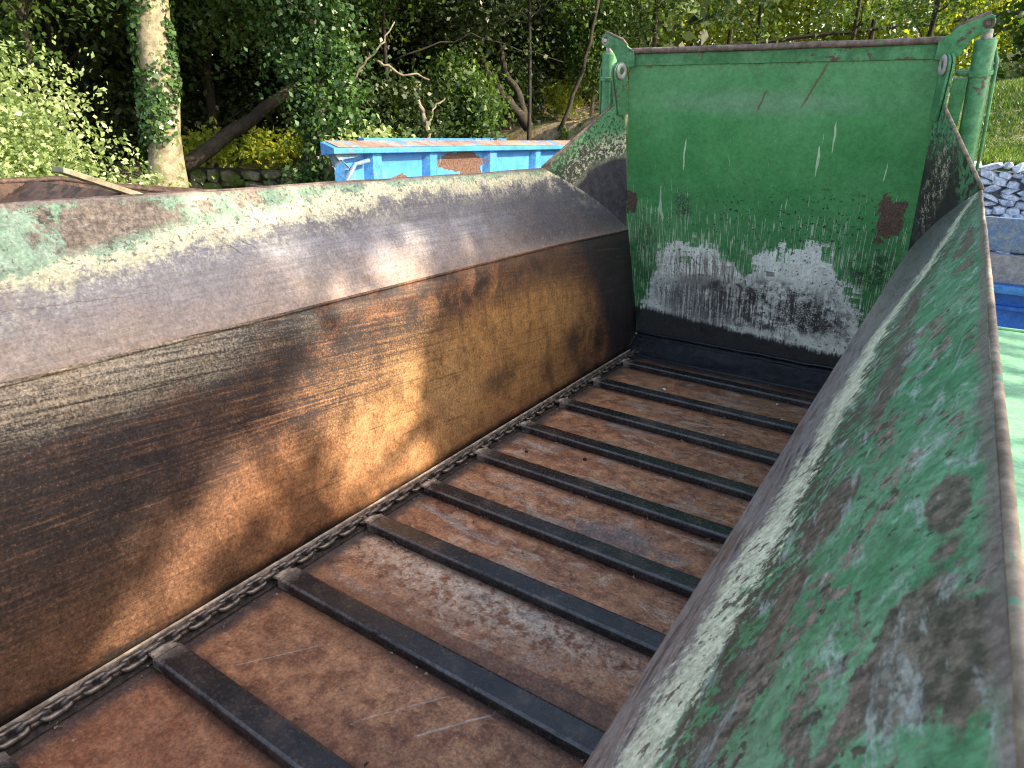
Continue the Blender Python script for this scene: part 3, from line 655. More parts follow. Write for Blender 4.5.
# corner posts beside the tailgate, hiding its edge channel
for s in (-1, 1):
    bm = bmesh.new()
    a = [dp(s*.80, .80, -.02), dp(s*.80, 1.66, -.02)]
    prism(bm, [dp(s*.785, .3, -.012), dp(s*.84, .3, -.012), dp(s*.84, 1.62, -.012), dp(s*.785, 1.62, -.012)], -DN, .03)
    bm_obj('guide_channel', bm, M['green'], sp)
    # ram
    bm = bmesh.new(); A = dp(s*.868, 1.80, -.03); B = dp(s*(.92 if s > 0 else .915), .95, -.03)
    tube(bm, [A.lerp(B, .04), A.lerp(B, .05), A.lerp(B, .97), B], [.036, .041, .041, .038], 20)
    rm = bm_obj('hydraulic_ram', bm, M['green'], sp, smooth=True)
    bm = bmesh.new(); tube(bm, [A.lerp(B, .0), A.lerp(B, .06)], .020, 12); bm_obj('ram_rod', bm, M['bare'], rm, smooth=True)
    bm = bmesh.new(); c0 = A.lerp(B, .19); d = (B-A).normalized()
    tube(bm, [c0-d*.010, c0+d*.010], .049, 20); m_ = c0+Vector((-s*.09, -.01, 0)); tube(bm, [c0, m_], .012, 8)
    bm_obj('ram_clamp', bm, M['green'], rm, smooth=False, bevel=.003)
    bm = bmesh.new(); off = Vector((s*.052, 0, 0)); tube(bm, [A.lerp(B, .08)+off*.7, A.lerp(B, .14)+off, A.lerp(B, .5)+off*1.1, A.lerp(B, .98)+off], .007, 8)
    bm_obj('oil_pipe', bm, M['green'], rm, smooth=True)
# sill at the foot of the tailgate
bm = bmesh.new()
def fs(u, v):
    x = -.70+1.40*u; y = 3.93+.17*v; z = .004+.115*v*v**.3+dent(x*2, v, 2.5, .012)*math.sin(math.pi*v); return Vector((x, y, z))
sheet(bm, fs, 60, 10, (0, 1, -1), .004)
bm_obj('rear_sill', bm, M['rubber'], sp, smooth=True)
bm = bmesh.new(); pts = [dp(-.735+1.45*i/40, .122+dent(i*.3, 2, 1, .006), .014+dent(i*.4, 5, 1, .006)) for i in range(41)]
tube(bm, pts, .009, 8); pts = [p+Vector((0, -.014, -.024+dent(i*.5, 1, 1, .006))) for i, p in enumerate(pts)]; tube(bm, pts, .006, 8)
bm_obj('rubber_seal', bm, M['rubber'], tg, smooth=True)
# mudguard outside the right wall, chassis and wheels
bm = bmesh.new()
prism(bm, [(1.03, .2, .52), (1.03, 3.72, .56), (1.75, 3.78, .56), (1.75, .2, .52)], (0, 0, -1), .006)
prism(bm, [(1.03, 3.72, .553), (1.75, 3.78, .553), (1.75, 3.95, .10), (1.03, 3.89, .10)], (0, -1, 0), .006)
tube(bm, [(1.03, 3.735, .563), (1.75, 3.795, .563)], .009, 8)
box(bm, .80, 1.05, .5, .6, .40, .50); box(bm, .80, 1.05, 3.2, 3.3, .40, .50)
mg_ = bm_obj('mudguard', bm, M['greenp'], sp); mg_['label'] = 'pale green mudguard plate outside the right rim'
bm = bmesh.new(); 
for x in (-.55, .40): box(bm, x, x+.15, Y0-1.4, 4.0, -.30, -.02)
box(bm, -.9, .9, 1.9, 2.05, -.45, -.30); box(bm, -.1, .1, Y0-2.6, Y0-1.3, -.28, -.14)
bm_obj('chassis', bm, M['green'], sp, bevel=.006)
def wheel(x, y, z, r, w_, parent, rimmat):
    for xx in (x,):
        bm = bmesh.new(); tube(bm, [(xx-w_/2, y, z), (xx-w_*.42, y, z), (xx+w_*.42, y, z), (xx+w_/2, y, z)], [r*.90, r, r, r*.90], 36)
        for k in range(26):
            a = 2*math.pi*k/26; ca, sa = math.cos(a), math.sin(a)
            box(bm, xx-w_*.45, xx+w_*.45, y+ca*r-.02, y+ca*r+.02, z+sa*r-.02, z+sa*r+.02)
        wo = bm_obj('wheel', bm, M['tyre'], parent, smooth=False)
        bm = bmesh.new(); tube(bm, [(xx-w_*.52, y, z), (xx+w_*.52, y, z)], r*.5, 24); tube(bm, [(xx-w_*.62, y, z), (xx+w_*.62, y, z)], r*.16, 14); bm_obj('hub', bm, rimmat, wo)
wheel(1.32, 2.0, -.5, .60, .40, sp, M['green']); wheel(-1.32, 2.0, -.5, .60, .40, sp, M['green'])
# loose grit on the floor
for i, (x, y, r, z) in enumerate([(-.252, 3.46, .010, .006), (.21, 3.05, .006, .005), (.33, 3.62, .006, .005), (-.47, 2.33, .008, .006), (-.22, 2.42, .009, .006), (.40, 3.42, .007, .005)]):
    bm = bmesh.new(); bmesh.ops.create_icosphere(bm, subdivisions=2, radius=r)
    for v in bm.verts: v.co *= 1+.5*mnoise.noise(v.co*120+Vector((i, 0, 0))); v.co.z *= .6
    o = bm_obj('grit', bm, M['pebble'] if i not in (3, 4) else M['rubber'], None, world=False); o.location = (x, y, z)
    L = ['white crumb on the floor between the last two slats near the tailgate', 'small white speck between slats in middle of the floor', 'tiny pale speck behind the last slat on the right', 'dark crumb left of its pair near the chain, between the slats', 'dark crumb right of its pair, against a slat', 'tiny white speck near the right wall between last slats']
    tag(o, L[i], 'debris')

P_ = []
for k in range(1500):
    u = rng.random()
    if u < .35: x_, y_ = -.67+abs(rng.normal())*.045, rng.uniform(.2, 3.9)
    elif u < .75: x_ = rng.uniform(-.6, .65); y_ = SY[rng.integers(2, 11)]+(-.004-abs(rng.normal())*.012 if rng.random() < .5 else .086+abs(rng.normal())*.012)
    else: x_, y_ = rng.uniform(-.6, .65), rng.uniform(.2, 3.9)
    if any(0 < y_-q < .083 for q in SY): continue
    P_.append((x_, y_, .007))
bm = bmesh.new()
for p in P_:
    r_ = rng.uniform(.0012, .0040); q = [bm.verts.new(Vector(p)+Vector(rng.normal(size=3))*r_*.9) for _ in range(5)]
    for t_ in ((0, 1, 2), (0, 2, 3), (0, 3, 1), (4, 1, 2), (4, 2, 3), (4, 3, 1)): bm.faces.new([q[i] for i in t_])
tag(bm_obj('crumbs', bm, mat_simple('dry_dirt', (0.10, 0.07, 0.05), (0.34, 0.26, 0.19), .9, 60), None), 'fine dirt and crumbs gathered along the slats and chain', 'dirt', kind='stuff')
# ---------------------------------------------------------------- blue trailer beyond the left side
bt = empty('blue_trailer', (-5.1, 7.2, GZ)); tag(bt, 'bright blue ribbed farm trailer with rusty top rail behind the spreader', 'trailer')
X = -4.0; TY0, TY1 = 4.55, 9.75; ZT = 1.20; ZB = .12
bm = bmesh.new(); box(bm, X-.06, X-.05, TY0+.12, TY1, ZB, ZT-.05); box(bm, X-1.6, X-1.59, 6.35, TY1, ZB, ZT-.05)
box(bm, X-1.59, X-.06, TY1-.03, TY1, ZB, ZT-.08); prism(bm, [(X-.07, TY0+.12, ZB), (X-1.55, 6.36, ZB), (X-1.55, 6.36, ZT-.06), (X-.07, TY0+.12, ZT-.06)], (1, 1, 0), .02); prism(bm, [(X-.07, TY0+.2, ZB), (X-1.55, 6.45, ZB), (X-1.55, TY1, ZB), (X-.07, TY1, ZB)], (0, 0, 1), .02)
g = G('blue_panel_with_rust', .42); n = g.noise(None, 5, 6, .65, .4); f = g.noise(None, 40, 4, .7)
c = g.mix(g.ss(n, .3, .7), (0.030, 0.17, 0.46), (0.06, 0.26, 0.58))
c = g.mix(g.ss(g.noise(g.vec(g.y*9, g.z*1.5), 1, 5, .7), .56, .68)*.5, c, (0.22, 0.30, 0.38))
for cy, cz, ry, rz in ((5.50, .66, .22, .22), (6.55, .98, .42, .11), (6.75, .86, .22, .09), (6.9, .72, .1, .16)):
    c = g.mix(g.ss(g.blob(g.y, g.z, cy, cz, ry, rz, n, 1.2, .25)+(f-.5)*.5, .5, .6), c, g.mix(g.ss(f, .35, .65), (0.05, 0.03, 0.025), (0.16, 0.095, 0.075)))
body = bm_obj('body_panel', bm, g.out(c), bt)
bm = bmesh.new(); prism(bm, [(X+.08, TY0-.06, ZT-.10), (X-.10, TY0-.06, ZT-.12), (X-.10, TY0-.06, ZT), (X+.06, TY0-.06, ZT-.045), (X+.08, TY0-.06, ZT-.055)], (0, 1, 0), TY1-TY0+.10)
prism(bm, [(X-1.65, 6.5, ZT-.055), (X-1.54, 6.5, ZT-.055), (X-1.54, 6.5, ZT-.01), (X-1.65, 6.5, ZT-.01)], (0, 1, 0), TY1-6.5)
bm_obj('top_rail', bm, M['blue'], bt, bevel=.006)
bm = bmesh.new(); prism(bm, [(X+.066, TY0, ZT-.044), (X-.10, TY0, ZT+.003), (X-.10, TY0, ZT+.010), (X+.068, TY0, ZT-.037)], (0, 1, 0), TY1-TY0)
bm_obj('rail_cap', bm, mat_simple('rail_cap_rust', (0.17, 0.09, 0.075), (0.34, 0.24, 0.21), .6, 4, 0, (0.05, 0.20, 0.48), .55), bt, bevel=.003)
ribs = [(4.60, .10), (4.98, .22), (5.85, .22), (6.98, .24), (8.05, .22), (9.15, .22)]
for y, wd in ribs:
    bm = bmesh.new(); prism(bm, [(X-.05, y, ZB), (X-.05, y+wd, ZB), (X+.03, y+wd-.05, ZB), (X+.03, y+.05, ZB)], (0, 0, 1), ZT-.055-ZB)
    bm_obj('side_rib', bm, M['blue'], bt)
bm = bmesh.new(); prism(bm, [(X-.045, TY0-.05, ZT-.056), (X+.02, TY0-.05, ZT-.056), (X+.02, TY0+.20, ZT-.25), (X-.045, TY0+.05, ZT-.25)], (0, 1, 0), .01)
prism(bm, [(X+.03, TY0-.06, ZT-.056), (X+.03, TY0+.42, ZT-.056), (X+.03, TY0+.30, ZT-.13), (X+.03, TY0+.04, ZT-.16)], (-1, 0, 0), .012)
tube(bm, [(X+.03, 4.58, .74), (X+.035, 4.78, 1.00), (X+.02, 4.98, 1.03)], .022, 8)
bm_obj('corner_bracket', bm, mat_simple('grey_blue_metal', (0.05, 0.16, 0.32), (0.20, 0.24, 0.26), .5, 15), bt, bevel=.003)
bm = bmesh.new(); box(bm, X-1.2, X-.5, TY0+.5, TY1-.3, -.35, ZB-.003); bm_obj('chassis', bm, M['blue'], bt)
for y in (7.0, 8.2): wheel(X-.35, y, -.55, .55, .38, bt, M['blue']); wheel(X-1.25, y, -.55, .55, .38, bt, M['blue'])

# ---------------------------------------------------------------- rusty skip and timber, left
sk = empty('rusty_skip', (-3.6, 2.4, GZ)); tag(sk, 'dark rusty steel skip with sloping end, showing above the left rim', 'skip')
bm = bmesh.new()
sheet(bm, lambda u, v: Vector((-4.0, 1.72+u*2.2-(1-v)*.45*(1-u), GZ+.9+v*(.98-.25*max(u-.2, 0)-GZ-.9))), 10, 6, (-1, 0, 0), .02)
bm_obj('far_side', bm, M['skip'], sk)
bm = bmesh.new(); sheet(bm, lambda u, v: Vector((-4.0+u*1.05, 1.40+v*.62, .62+v*.36)), 6, 6, (0, .3, -1), .02); bm_obj('sloping_end', bm, M['skip'], sk)
bm = bmesh.new(); box(bm, -2.96, -2.93, 1.45, 3.6, -.9, .86); box(bm, -3.93, -2.97, 3.56, 3.6, -.9, .88); box(bm, -3.97, -2.97, 1.45, 3.5, -.92, -.9)
bm_obj('body_panel', bm, M['skip'], sk, bevel=.004)
bm = bmesh.new(); tube(bm, [(-4.01, 1.40, .76), (-4.01, 1.74, .98), (-4.01, 2.2, .98), (-4.01, 3.0, .84), (-4.01, 3.92, .74)], .018, 8); bm_obj('top_rim', bm, M['skip'], sk, smooth=True)
bm = bmesh.new(); prism(bm, [(-3.05, 1.74, 1.095), (-2.93, 1.74, 1.095), (-2.80, 2.12, .93), (-2.92, 2.12, .93)], (0, .2, 1), .028)
pk = bm_obj('timber_plank', bm, M['wood'], None, bevel=.003); tag(pk, 'weathered grey timber plank leaning on the rusty skip', 'plank')

# ---------------------------------------------------------------- blue machine to the right rear
rb = empty('blue_tipping_trailer', (1.9, 6.9, GZ)); tag(rb, 'faded blue and grey trailer end parked below the pale stone wall', 'trailer')
def blk(name, m, *a, bev=.006):
    bm = bmesh.new(); box(bm, *a); return bm_obj(name, bm, M[m], rb, bevel=bev)
blk('tail_board', 'bluedirty', 1.05, 3.0, 6.0, 6.04, .63, .865); blk('side_board', 'bluedirty', 2.96, 3.0, 6.05, 8.0, .42, .865)
blk('step_plate', 'greyp', 1.05, 3.0, 5.94, 5.998, .415, .615); blk('blue_lip', 'blue', 1.05, 3.0, 5.86, 5.93, .355, .408); blk('lower_panel', 'blued', 1.05, 3.0, 5.95, 6.0, -.10, .350)
blk('cross_bar', 'blued', 1.05, 3.0, 5.90, 5.949, .235, .262, bev=.003); blk('load_bed', 'blued', 1.05, 2.95, 6.01, 8.0, .02, .10); blk('chassis', 'blued', 1.4, 2.6, 6.1, 8.0, -.5, .0)
for x in (1.3, 2.7): wheel(x, 7.0, -.60, .5, .3, rb, M['blue'])

# ---------------------------------------------------------------- stone walls
def stone_mesh(bm, c, r, ax, seed, fl=.5):
    b2 = bmesh.new(); bmesh.ops.create_icosphere(b2, subdivisions=2 if fl > .6 else 1, radius=1)
    ca, sa = math.cos(ax), math.sin(ax); mp = {}
    for v in b2.verts:
        q = v.co*(1+.55*mnoise.noise(v.co*1.4+Vector((seed*3.7, 0, 0)))); q.x = max(-.9, min(.9, q.x*1.15)); q.z = max(-.85, min(.85, q.z*1.15))
        q = Vector((q.x*r[0], q.y*r[1], q.z*r[2])); t = .45*math.sin(seed*12.9)
        q = Vector((q.x*math.cos(t)-q.z*math.sin(t), q.y, q.x*math.sin(t)+q.z*math.cos(t)))
        mp[v] = bm.verts.new(Vector((q.x*ca-q.y*sa, q.x*sa+q.y*ca, q.z))+c)
    for f in b2.faces: bm.faces.new([mp[v] for v in f.verts])
    b2.free()
def stonewall(name, p0, p1, z0f, z1f, sw, sh, mat, label, core):
    root = empty(name, (*((np.array(p0)+np.array(p1))/2), z0f)); tag(root, label, 'stone wall')
    p0, p1 = Vector((*p0, 0)), Vector((*p1, 0)); L = (p1-p0).length; d = (p1-p0)/L; ax = math.atan2(d.y, d.x); bm = bmesh.new(); z = z0f+sh/2; k = 0
    while z < z1f:
        x = random.uniform(0, sw)
        hh = sh*random.uniform(.85, 1.15)
        while x < L:
            w_ = sw*random.uniform(.6, 1.5); q = p0+d*(x+w_/2)
            stone_mesh(bm, Vector((q.x, q.y, z+random.uniform(-.25, .25)*sh))+Vector((-d.y, d.x, 0))*random.uniform(-.02, .02), (w_*.58, .10, hh*random.uniform(.5, .85)), ax+random.uniform(-.3, .3), k); x += w_; k += 1
        z += hh
    bm_obj('stones', bm, mat, root, smooth=False)
    bm = bmesh.new(); n = Vector((-d.y, d.x, 0)); a = p0+n*.03; b = p1+n*.03
    prism(bm, [(a.x, a.y, z0f-.8), (b.x, b.y, z0f-.8), (b.x, b.y, z1f-.05), (a.x, a.y, z1f-.05)], n, .16); bm_obj('core', bm, core, root)
stonewall('stone_wall', (.2, 8.10), (3.6, 8.10), .30, 1.15, .125, .068, M['stonew'], 'pale blue grey rubble wall right of the tailgate with grass on top', M['greyp'])

# ---------------------------------------------------------------- vegetation
def at(px, dist, py=130):
    d = (px-512)*r2-(py-384)*u2+FPX*fwd; h = math.hypot(d[0], d[1]); return (CAM[0]+d[0]/h*dist, CAM[1]+d[1]/h*dist)
def zat(px, py, dist):
    d = (px-512)*r2-(py-384)*u2+FPX*fwd; return CAM[2]+d[2]/math.hypot(d[0], d[1])*dist
def leafmat(name, dark, mid, light, trans=.35, tcol=None, rough=.45):
    m = bpy.data.materials.new(name); m.use_nodes = True; nt = m.node_tree; b = nt.nodes['Principled BSDF']; o = nt.nodes['Material Output']
    at_ = nt.nodes.new('ShaderNodeAttribute'); at_.attribute_name = 'rnd'; cr = nt.nodes.new('ShaderNodeValToRGB')
    cr.color_ramp.elements[0].color = (*dark, 1); cr.color_ramp.elements[1].color = (*light, 1); e = cr.color_ramp.elements.new(.55); e.color = (*mid, 1)
    nt.links.new(at_.outputs['Fac'], cr.inputs[0]); nt.links.new(cr.outputs[0], b.inputs['Base Color']); b.inputs['Roughness'].default_value = rough
    tr = nt.nodes.new('ShaderNodeBsdfTranslucent'); mx = nt.nodes.new('ShaderNodeMix'); mx.data_type = 'RGBA'; mx.blend_type = 'MULTIPLY'; mx.inputs[0].default_value = 1
    nt.links.new(cr.outputs[0], mx.inputs[6]); mx.inputs[7].default_value = (*(tcol or (1.6, 1.5, .6)), 1); nt.links.new(mx.outputs[2], tr.inputs[0])
    ms = nt.nodes.new('ShaderNodeMixShader'); ms.inputs[0].default_value = trans; nt.links.new(b.outputs[0], ms.inputs[1]); nt.links.new(tr.outputs[0], ms.inputs[2]); nt.links.new(ms.outputs[0], o.inputs[0]); return m
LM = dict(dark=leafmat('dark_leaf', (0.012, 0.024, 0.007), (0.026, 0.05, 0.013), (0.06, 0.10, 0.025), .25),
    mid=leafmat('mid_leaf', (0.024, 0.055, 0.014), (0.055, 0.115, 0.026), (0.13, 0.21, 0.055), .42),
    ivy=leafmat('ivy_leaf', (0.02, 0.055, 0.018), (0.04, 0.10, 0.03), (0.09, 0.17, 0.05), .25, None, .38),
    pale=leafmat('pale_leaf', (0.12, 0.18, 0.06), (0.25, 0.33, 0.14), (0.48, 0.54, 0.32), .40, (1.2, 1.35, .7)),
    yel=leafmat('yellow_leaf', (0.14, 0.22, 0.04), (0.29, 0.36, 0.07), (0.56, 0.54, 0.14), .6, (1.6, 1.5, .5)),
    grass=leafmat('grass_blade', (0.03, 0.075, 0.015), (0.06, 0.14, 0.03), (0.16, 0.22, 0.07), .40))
bark = mat_simple('grey_brown_bark', (0.10, 0.085, 0.065), (0.25, 0.21, 0.165), .85, 10)
barkp = mat_simple('pale_bark', (0.15, 0.13, 0.09), (0.32, 0.28, 0.20), .85, 8, 0, (0.09, 0.11, 0.04), .54)
barkd = mat_simple('dark_bark', (0.018, 0.015, 0.012), (0.045, 0.038, 0.03), .9, 10)
def leaves_mesh(name, P, size, mat, parent, nb=None, rnd=None, elong=1.5, upbias=.5):
    n = len(P); 
    N = rng.normal(size=(n, 3)); N /= np.linalg.norm(N, axis=1)[:, None]; N[:, 2] += upbias
    if nb is not None: N += nb
    N /= np.linalg.norm(N, axis=1)[:, None]
    T = rng.normal(size=(n, 3)); T -= (T*N).sum(1)[:, None]*N; T /= np.linalg.norm(T, axis=1)[:, None]; B = np.cross(N, T)
    s = size*rng.uniform(.4, 1.6, n)[:, None]; L = s*elong*.5; W = s*.5
    V_ = np.stack([P-T*L, P+B*W*.9-T*L*.15+N*W*.25, P+T*L, P-B*W*.9-T*L*.15+N*W*.25], 1).reshape(-1, 3)
    me = bpy.data.meshes.new(name); me.vertices.add(4*n); me.loops.add(4*n); me.polygons.add(n)
    me.vertices.foreach_set('co', V_.ravel().astype(np.float32)); me.loops.foreach_set('vertex_index', np.arange(4*n, dtype=np.int32))
    me.polygons.foreach_set('loop_start', np.arange(0, 4*n, 4, dtype=np.int32)); me.polygons.foreach_set('loop_total', np.full(n, 4, dtype=np.int32))
    a = me.attributes.new('rnd', 'FLOAT', 'POINT'); r = rnd if rnd is not None else rng.random(n); a.data.foreach_set('value', np.repeat(r, 4).astype(np.float32))
    me.update(); me.validate(); return obj(name, me, mat, parent)
def clumps(c, r, nc, per, cs, shell=.75):
    """leaf centres gathered round many twig ends inside an ellipsoid"""
    d = rng.normal(size=(nc, 3)); d /= np.linalg.norm(d, axis=1)[:, None]; q = d*(shell+(1-shell)*rng.random((nc, 1)))**.8
    q *= rng.uniform(.45, 1.12, (nc, 1)); cc = np.array(c)+q*np.array(r)
    sz = cs*rng.uniform(.5, 1.3, (nc, 1, 1)); P = cc[:, None, :]+rng.normal(size=(nc, per, 3))*sz*np.array([1, 1, .6])*.5
    rn = np.clip(np.repeat(rng.random(nc)*.6, per)+rng.random(nc*per)*.4, 0, 1); return P.reshape(-1, 3), rn, cc
def branch(bm, a, b, r0, r1, bend=.15, n=8, seg=7):
    a, b = Vector(a), Vector(b); L = (b-a).length; o = Vector(rng.normal(size=3))*bend*L*.5; o2 = Vector(rng.normal(size=3))*bend*L*.2; pts = []; rr = []
    for i in range(n+1):
        t = i/n; pts.append(a.lerp(b, t)+o*math.sin(math.pi*t)*.5+o2*math.sin(2*math.pi*t)); rr.append(r0+(r1-r0)*t)
    tube(bm, pts, rr, seg, True); return pts
def tree(name, px, dist, lab, cat, leaf, crown, trunk_r=.10, bk=None, nc=150, per=45, ls=.075, cs=.55, nbr=14, group=None, base=None, lean=(0, 0), shell=.7, elong=1.5):
    """crown: list of (dpx metres sideways, depth offset, z, rx, ry, rz)"""
    x, y = at(px, dist) if base is None else base; gz = ground(x, y)-.05
    root = empty(name, (x, y, gz)); tag(root, lab, cat, group)
    vx = np.array([rt[0], rt[1]]); vd = np.array([-rt[1], rt[0]])
    Ps, Rs, bm = [], [], bmesh.new(); topz = max(c[2] for c in crown)
    top = Vector((x+lean[0], y+lean[1], topz)); tp = branch(bm, (x, y, gz), top, trunk_r, trunk_r*.35, .05, 12, 10)
    tot = sum(c[3]*c[5] for c in crown)
    for (a, b, z, rx, ry, rz) in crown:
        c = (x+vx[0]*a+vd[0]*b, y+vx[1]*a+vd[1]*b, z); k = max(6, int(nc*rx*rz/tot)); P, R_, cc = clumps(c, (max(rx, .1), ry, rz), k, per, cs, shell); Ps.append(P); Rs.append(R_)
        for q in cc[:max(2, int(nbr*rx*rz/tot))]:
            s_ = min(tp, key=lambda t: (t-Vector((t.x, t.y, q[2]-.5*rz))).length+(t-Vector(q)).length*.3); branch(bm, s_, Vector(q), trunk_r*.30, .008, .22, 7, 5)
    bm_obj('trunk', bm, bk or bark, root, smooth=True)
    leaves_mesh('crown', np.concatenate(Ps), ls, LM[leaf], root, None, np.concatenate(Rs), elong); return root
# ivy-clad trunk at the left
def ivytrunk():
    x, y = at(156, 10.4); gz = ground(x, y)-.1; root = empty('ivy_tree', (x, y, gz)); tag(root, 'tall tree with pale thick trunk wrapped in ivy, lit from the right', 'tree')
    bm = bmesh.new(); pts = []; rr = []
    tx, ty = at(175, 10.4)
    for i in range(25):
        t = i/24; z = gz+7.5*t; pts.append((x+(tx-x)*min(t*2, 1)+.03*math.sin(t*9), y+(ty-y)*min(t*2, 1), z)); rr.append(.215+.12*math.exp(-t*22)-.02*t+.015*math.sin(t*30))
    tube(bm, pts, rr, 22)
    for v in bm.verts: v.co += Vector((v.co.x-x, v.co.y-y, 0))*.10*mnoise.noise(v.co*3.0)
    for k in range(9):
        a = rng.uniform(0, 6.28); l = rng.uniform(1.5, 3); z = gz+rng.uniform(4.2, 7); branch(bm, (tx, ty, z), (tx+l*math.cos(a), ty+l*math.sin(a), z+rng.uniform(.5, 2)), .09, .02, .2)
    bm_obj('trunk', bm, barkp, root, smooth=True)
    # ivy in patches
    P, Nn = [], []
    vdir = np.array([CAM[0]-x, CAM[1]-y]); va = math.atan2(vdir[1], vdir[0])
    for i in range(26000):
        a = rng.uniform(0, 2*math.pi); z = rng.uniform(gz, gz+6); t = (z-gz)/7.5; r = .215+.12*math.exp(-t*22)-.02*t
        cx, cy = x+(tx-x)*min(t*2, 1), y+(ty-y)*min(t*2, 1)
        rel = math.sin(a-va)     # + = right side as seen from the yard
        dens = mnoise.noise(Vector((math.cos(a)*1.1, math.sin(a)*1.1, z*.9)))+.14+(.2 if z > 1.0 else -.02)-.42*max(rel, 0)
        if dens*1.6 < rng.random(): continue
        off = rng.uniform(0, .05)*(1+dens); P.append((cx+(r+off)*math.cos(a), cy+(r+off)*math.sin(a), z)); Nn.append((math.cos(a)*1.3, math.sin(a)*1.3, 0))
    leaves_mesh('ivy', np.array(P), .050, LM['ivy'], root, np.array(Nn), None, 1.1)
    vx = rt; P1, R1, _ = clumps((tx, ty, 6.2), (2.6, 2.6, 1.5), 140, 40, .7, .6); leaves_mesh('crown', P1, .11, LM['mid'], root, None, R1)
ivytrunk()
# sun-lit pale bush at far left
tree('pale_bush', 8, 8.6, 'pale yellow green sunlit bush at the left edge', 'bush', 'pale', [(-.05, 0, .85, .95, .8, 1.15), (-.9, -.1, .6, .9, .8, 1.5), (.75, .3, .1, .6, .6, .75)], .05, nc=460, per=110, ls=.034, cs=.40, nbr=14, shell=.8)
tree('pale_bush', 108, 9.6, 'low pale bush at the foot of the ivy-clad trunk', 'bush', 'pale', [(0, 0, .15, .55, .4, .5)], .03, nc=60, per=100, ls=.034, cs=.33, nbr=6)
# tall shading trees, crowns mostly above the frame, and the dark wood behind
GW = 'dark trees of the wood behind the yard'
for i, (px, d, lab) in enumerate([(-70, 12.5, 'dark tree behind the pale bush at the left edge'), (75, 13.5, 'dark tree left of the ivy-clad trunk, twigs in front'), (215, 14.0, 'dark tree right of the ivy-clad trunk above the mossy wall'), (330, 14.5, 'dark tree behind the ivy column'), (455, 15, 'dark tree behind the bare slanting branches'), (560, 15.5, 'dark tree beside the raised tailgate at its left')]):
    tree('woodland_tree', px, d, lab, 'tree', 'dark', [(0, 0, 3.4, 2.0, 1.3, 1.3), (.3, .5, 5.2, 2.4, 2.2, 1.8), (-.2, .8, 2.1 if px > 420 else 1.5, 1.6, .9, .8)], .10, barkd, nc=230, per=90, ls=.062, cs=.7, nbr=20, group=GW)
for i, (px, d, lab) in enumerate([(60, 10.6, 'tree whose high crown hangs over the pale bush'), (300, 11.0, 'tree with overhanging boughs between ivy-clad trunk and ivy column'), (400, 11.6, 'tree overhanging the blue ribbed trailer'), (520, 12.2, 'leafy tree right of the slanting branches, above the blue ribbed trailer')]):
    zz = zat(px, 0, d)
    tree('woodland_tree', px, d, lab, 'tree', 'mid' if px < 450 else 'dark', [(0, 0, zz+.9, 2.2, 1.5, 1.1), (.2, .4, zz+2.4, 2.6, 2.2, 1.4), (-.7, .2, zz-.3, 1.3, .6, .5)], .045, barkd, nc=200, per=100, ls=.050, cs=.55, nbr=30, group=GW)
# far dark backing of the wood
P_, R_ = [], []
for k in range(1500):
    px = rng.uniform(-250, 640); d = rng.uniform(17, 24); x, y = at(px, d); z = rng.uniform(.2, 8.5); n = 40
    P_.append(np.array([x, y, z])+rng.normal(size=(n, 3))*np.array([.9, .9, .6])); R_.append(rng.random(n))
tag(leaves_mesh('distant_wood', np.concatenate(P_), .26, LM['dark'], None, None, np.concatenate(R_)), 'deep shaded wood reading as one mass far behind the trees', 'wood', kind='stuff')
# ivy column
tree('ivy_column_tree', 322, 10.3, 'tree smothered in glossy ivy rising left of the blue ribbed trailer', 'tree', 'ivy', [(0, 0, .55, .52, .4, .9), (.05, 0, 1.7, .60, .45, .8), (-.05, 0, 2.8, .75, .5, .9), (0, 0, 4.2, 1.1, .9, 1.0)], .10, bark, nc=420, per=60, ls=.054, cs=.34, nbr=10, shell=.85, elong=1.15)
# undergrowth shrubs
for px, d, lab, lf, zc, rx, rz in [(395, 11.2, 'glossy dark shrub behind the left end of the blue ribbed trailer', 'dark', 1.35, .9, .8), (375, 10.0, 'pale leafed low shrub at the foot of the ivy column', 'pale', .95, .35, .28), (455, 11.8, 'leafy shrub behind the middle of the blue ribbed trailer', 'mid', 1.7, .9, .8),
        (510, 13.8, 'dark shrub below the gap with yellow light', 'dark', 2.0, .6, .5), (590, 13.9, 'shrub with upright stems at the left of the raised tailgate', 'mid', 2.9, .8, 1.0)]:
    tree('shrub', px, d, lab, 'shrub', lf, [(0, 0, zc, rx, .6, rz)], .04, bark, nc=int(110*rx*rz)+30, per=64, ls=.05, cs=.4, nbr=9, group='shrubs under the trees')
# bare slanting branches and leaning trunk
def stick(name, pts, r0, r1, mat, lab, cat='branch'):
    P3 = [Vector((*at(px, d), zat(px, py, d))) for px, py, d in pts]; bm = bmesh.new(); fine = []
    for i in range(len(P3)-1):
        for k in range(5): fine.append(P3[i].lerp(P3[i+1], k/5)+Vector(rng.normal(size=3))*.012)
    fine.append(P3[-1]); n = len(fine); tube(bm, fine, [r0+(r1-r0)*i/(n-1) for i in range(n)], 8)
    tag(bm_obj(name, bm, mat, None, smooth=True), lab, cat)
stick('leaning_trunk', [(178, 168, 11.0), (235, 130, 11.2), (280, 100, 11.5), (330, 60, 12)], .11, .07, barkd, 'dark leaning trunk slanting up right of the ivy-clad trunk', 'tree trunk')
stick('dead_branch', [(345, 96, 10.4), (362, 70, 10.4), (385, 45, 10.4), (398, 22, 10.5)], .02, .010, bark, 'bare pale branch rising right beside the ivy column')
stick('dead_branch', [(378, 60, 10.8), (400, 72, 10.8), (430, 80, 10.9)], .022, .012, bark, 'bare branch lying nearly level above the blue ribbed trailer')
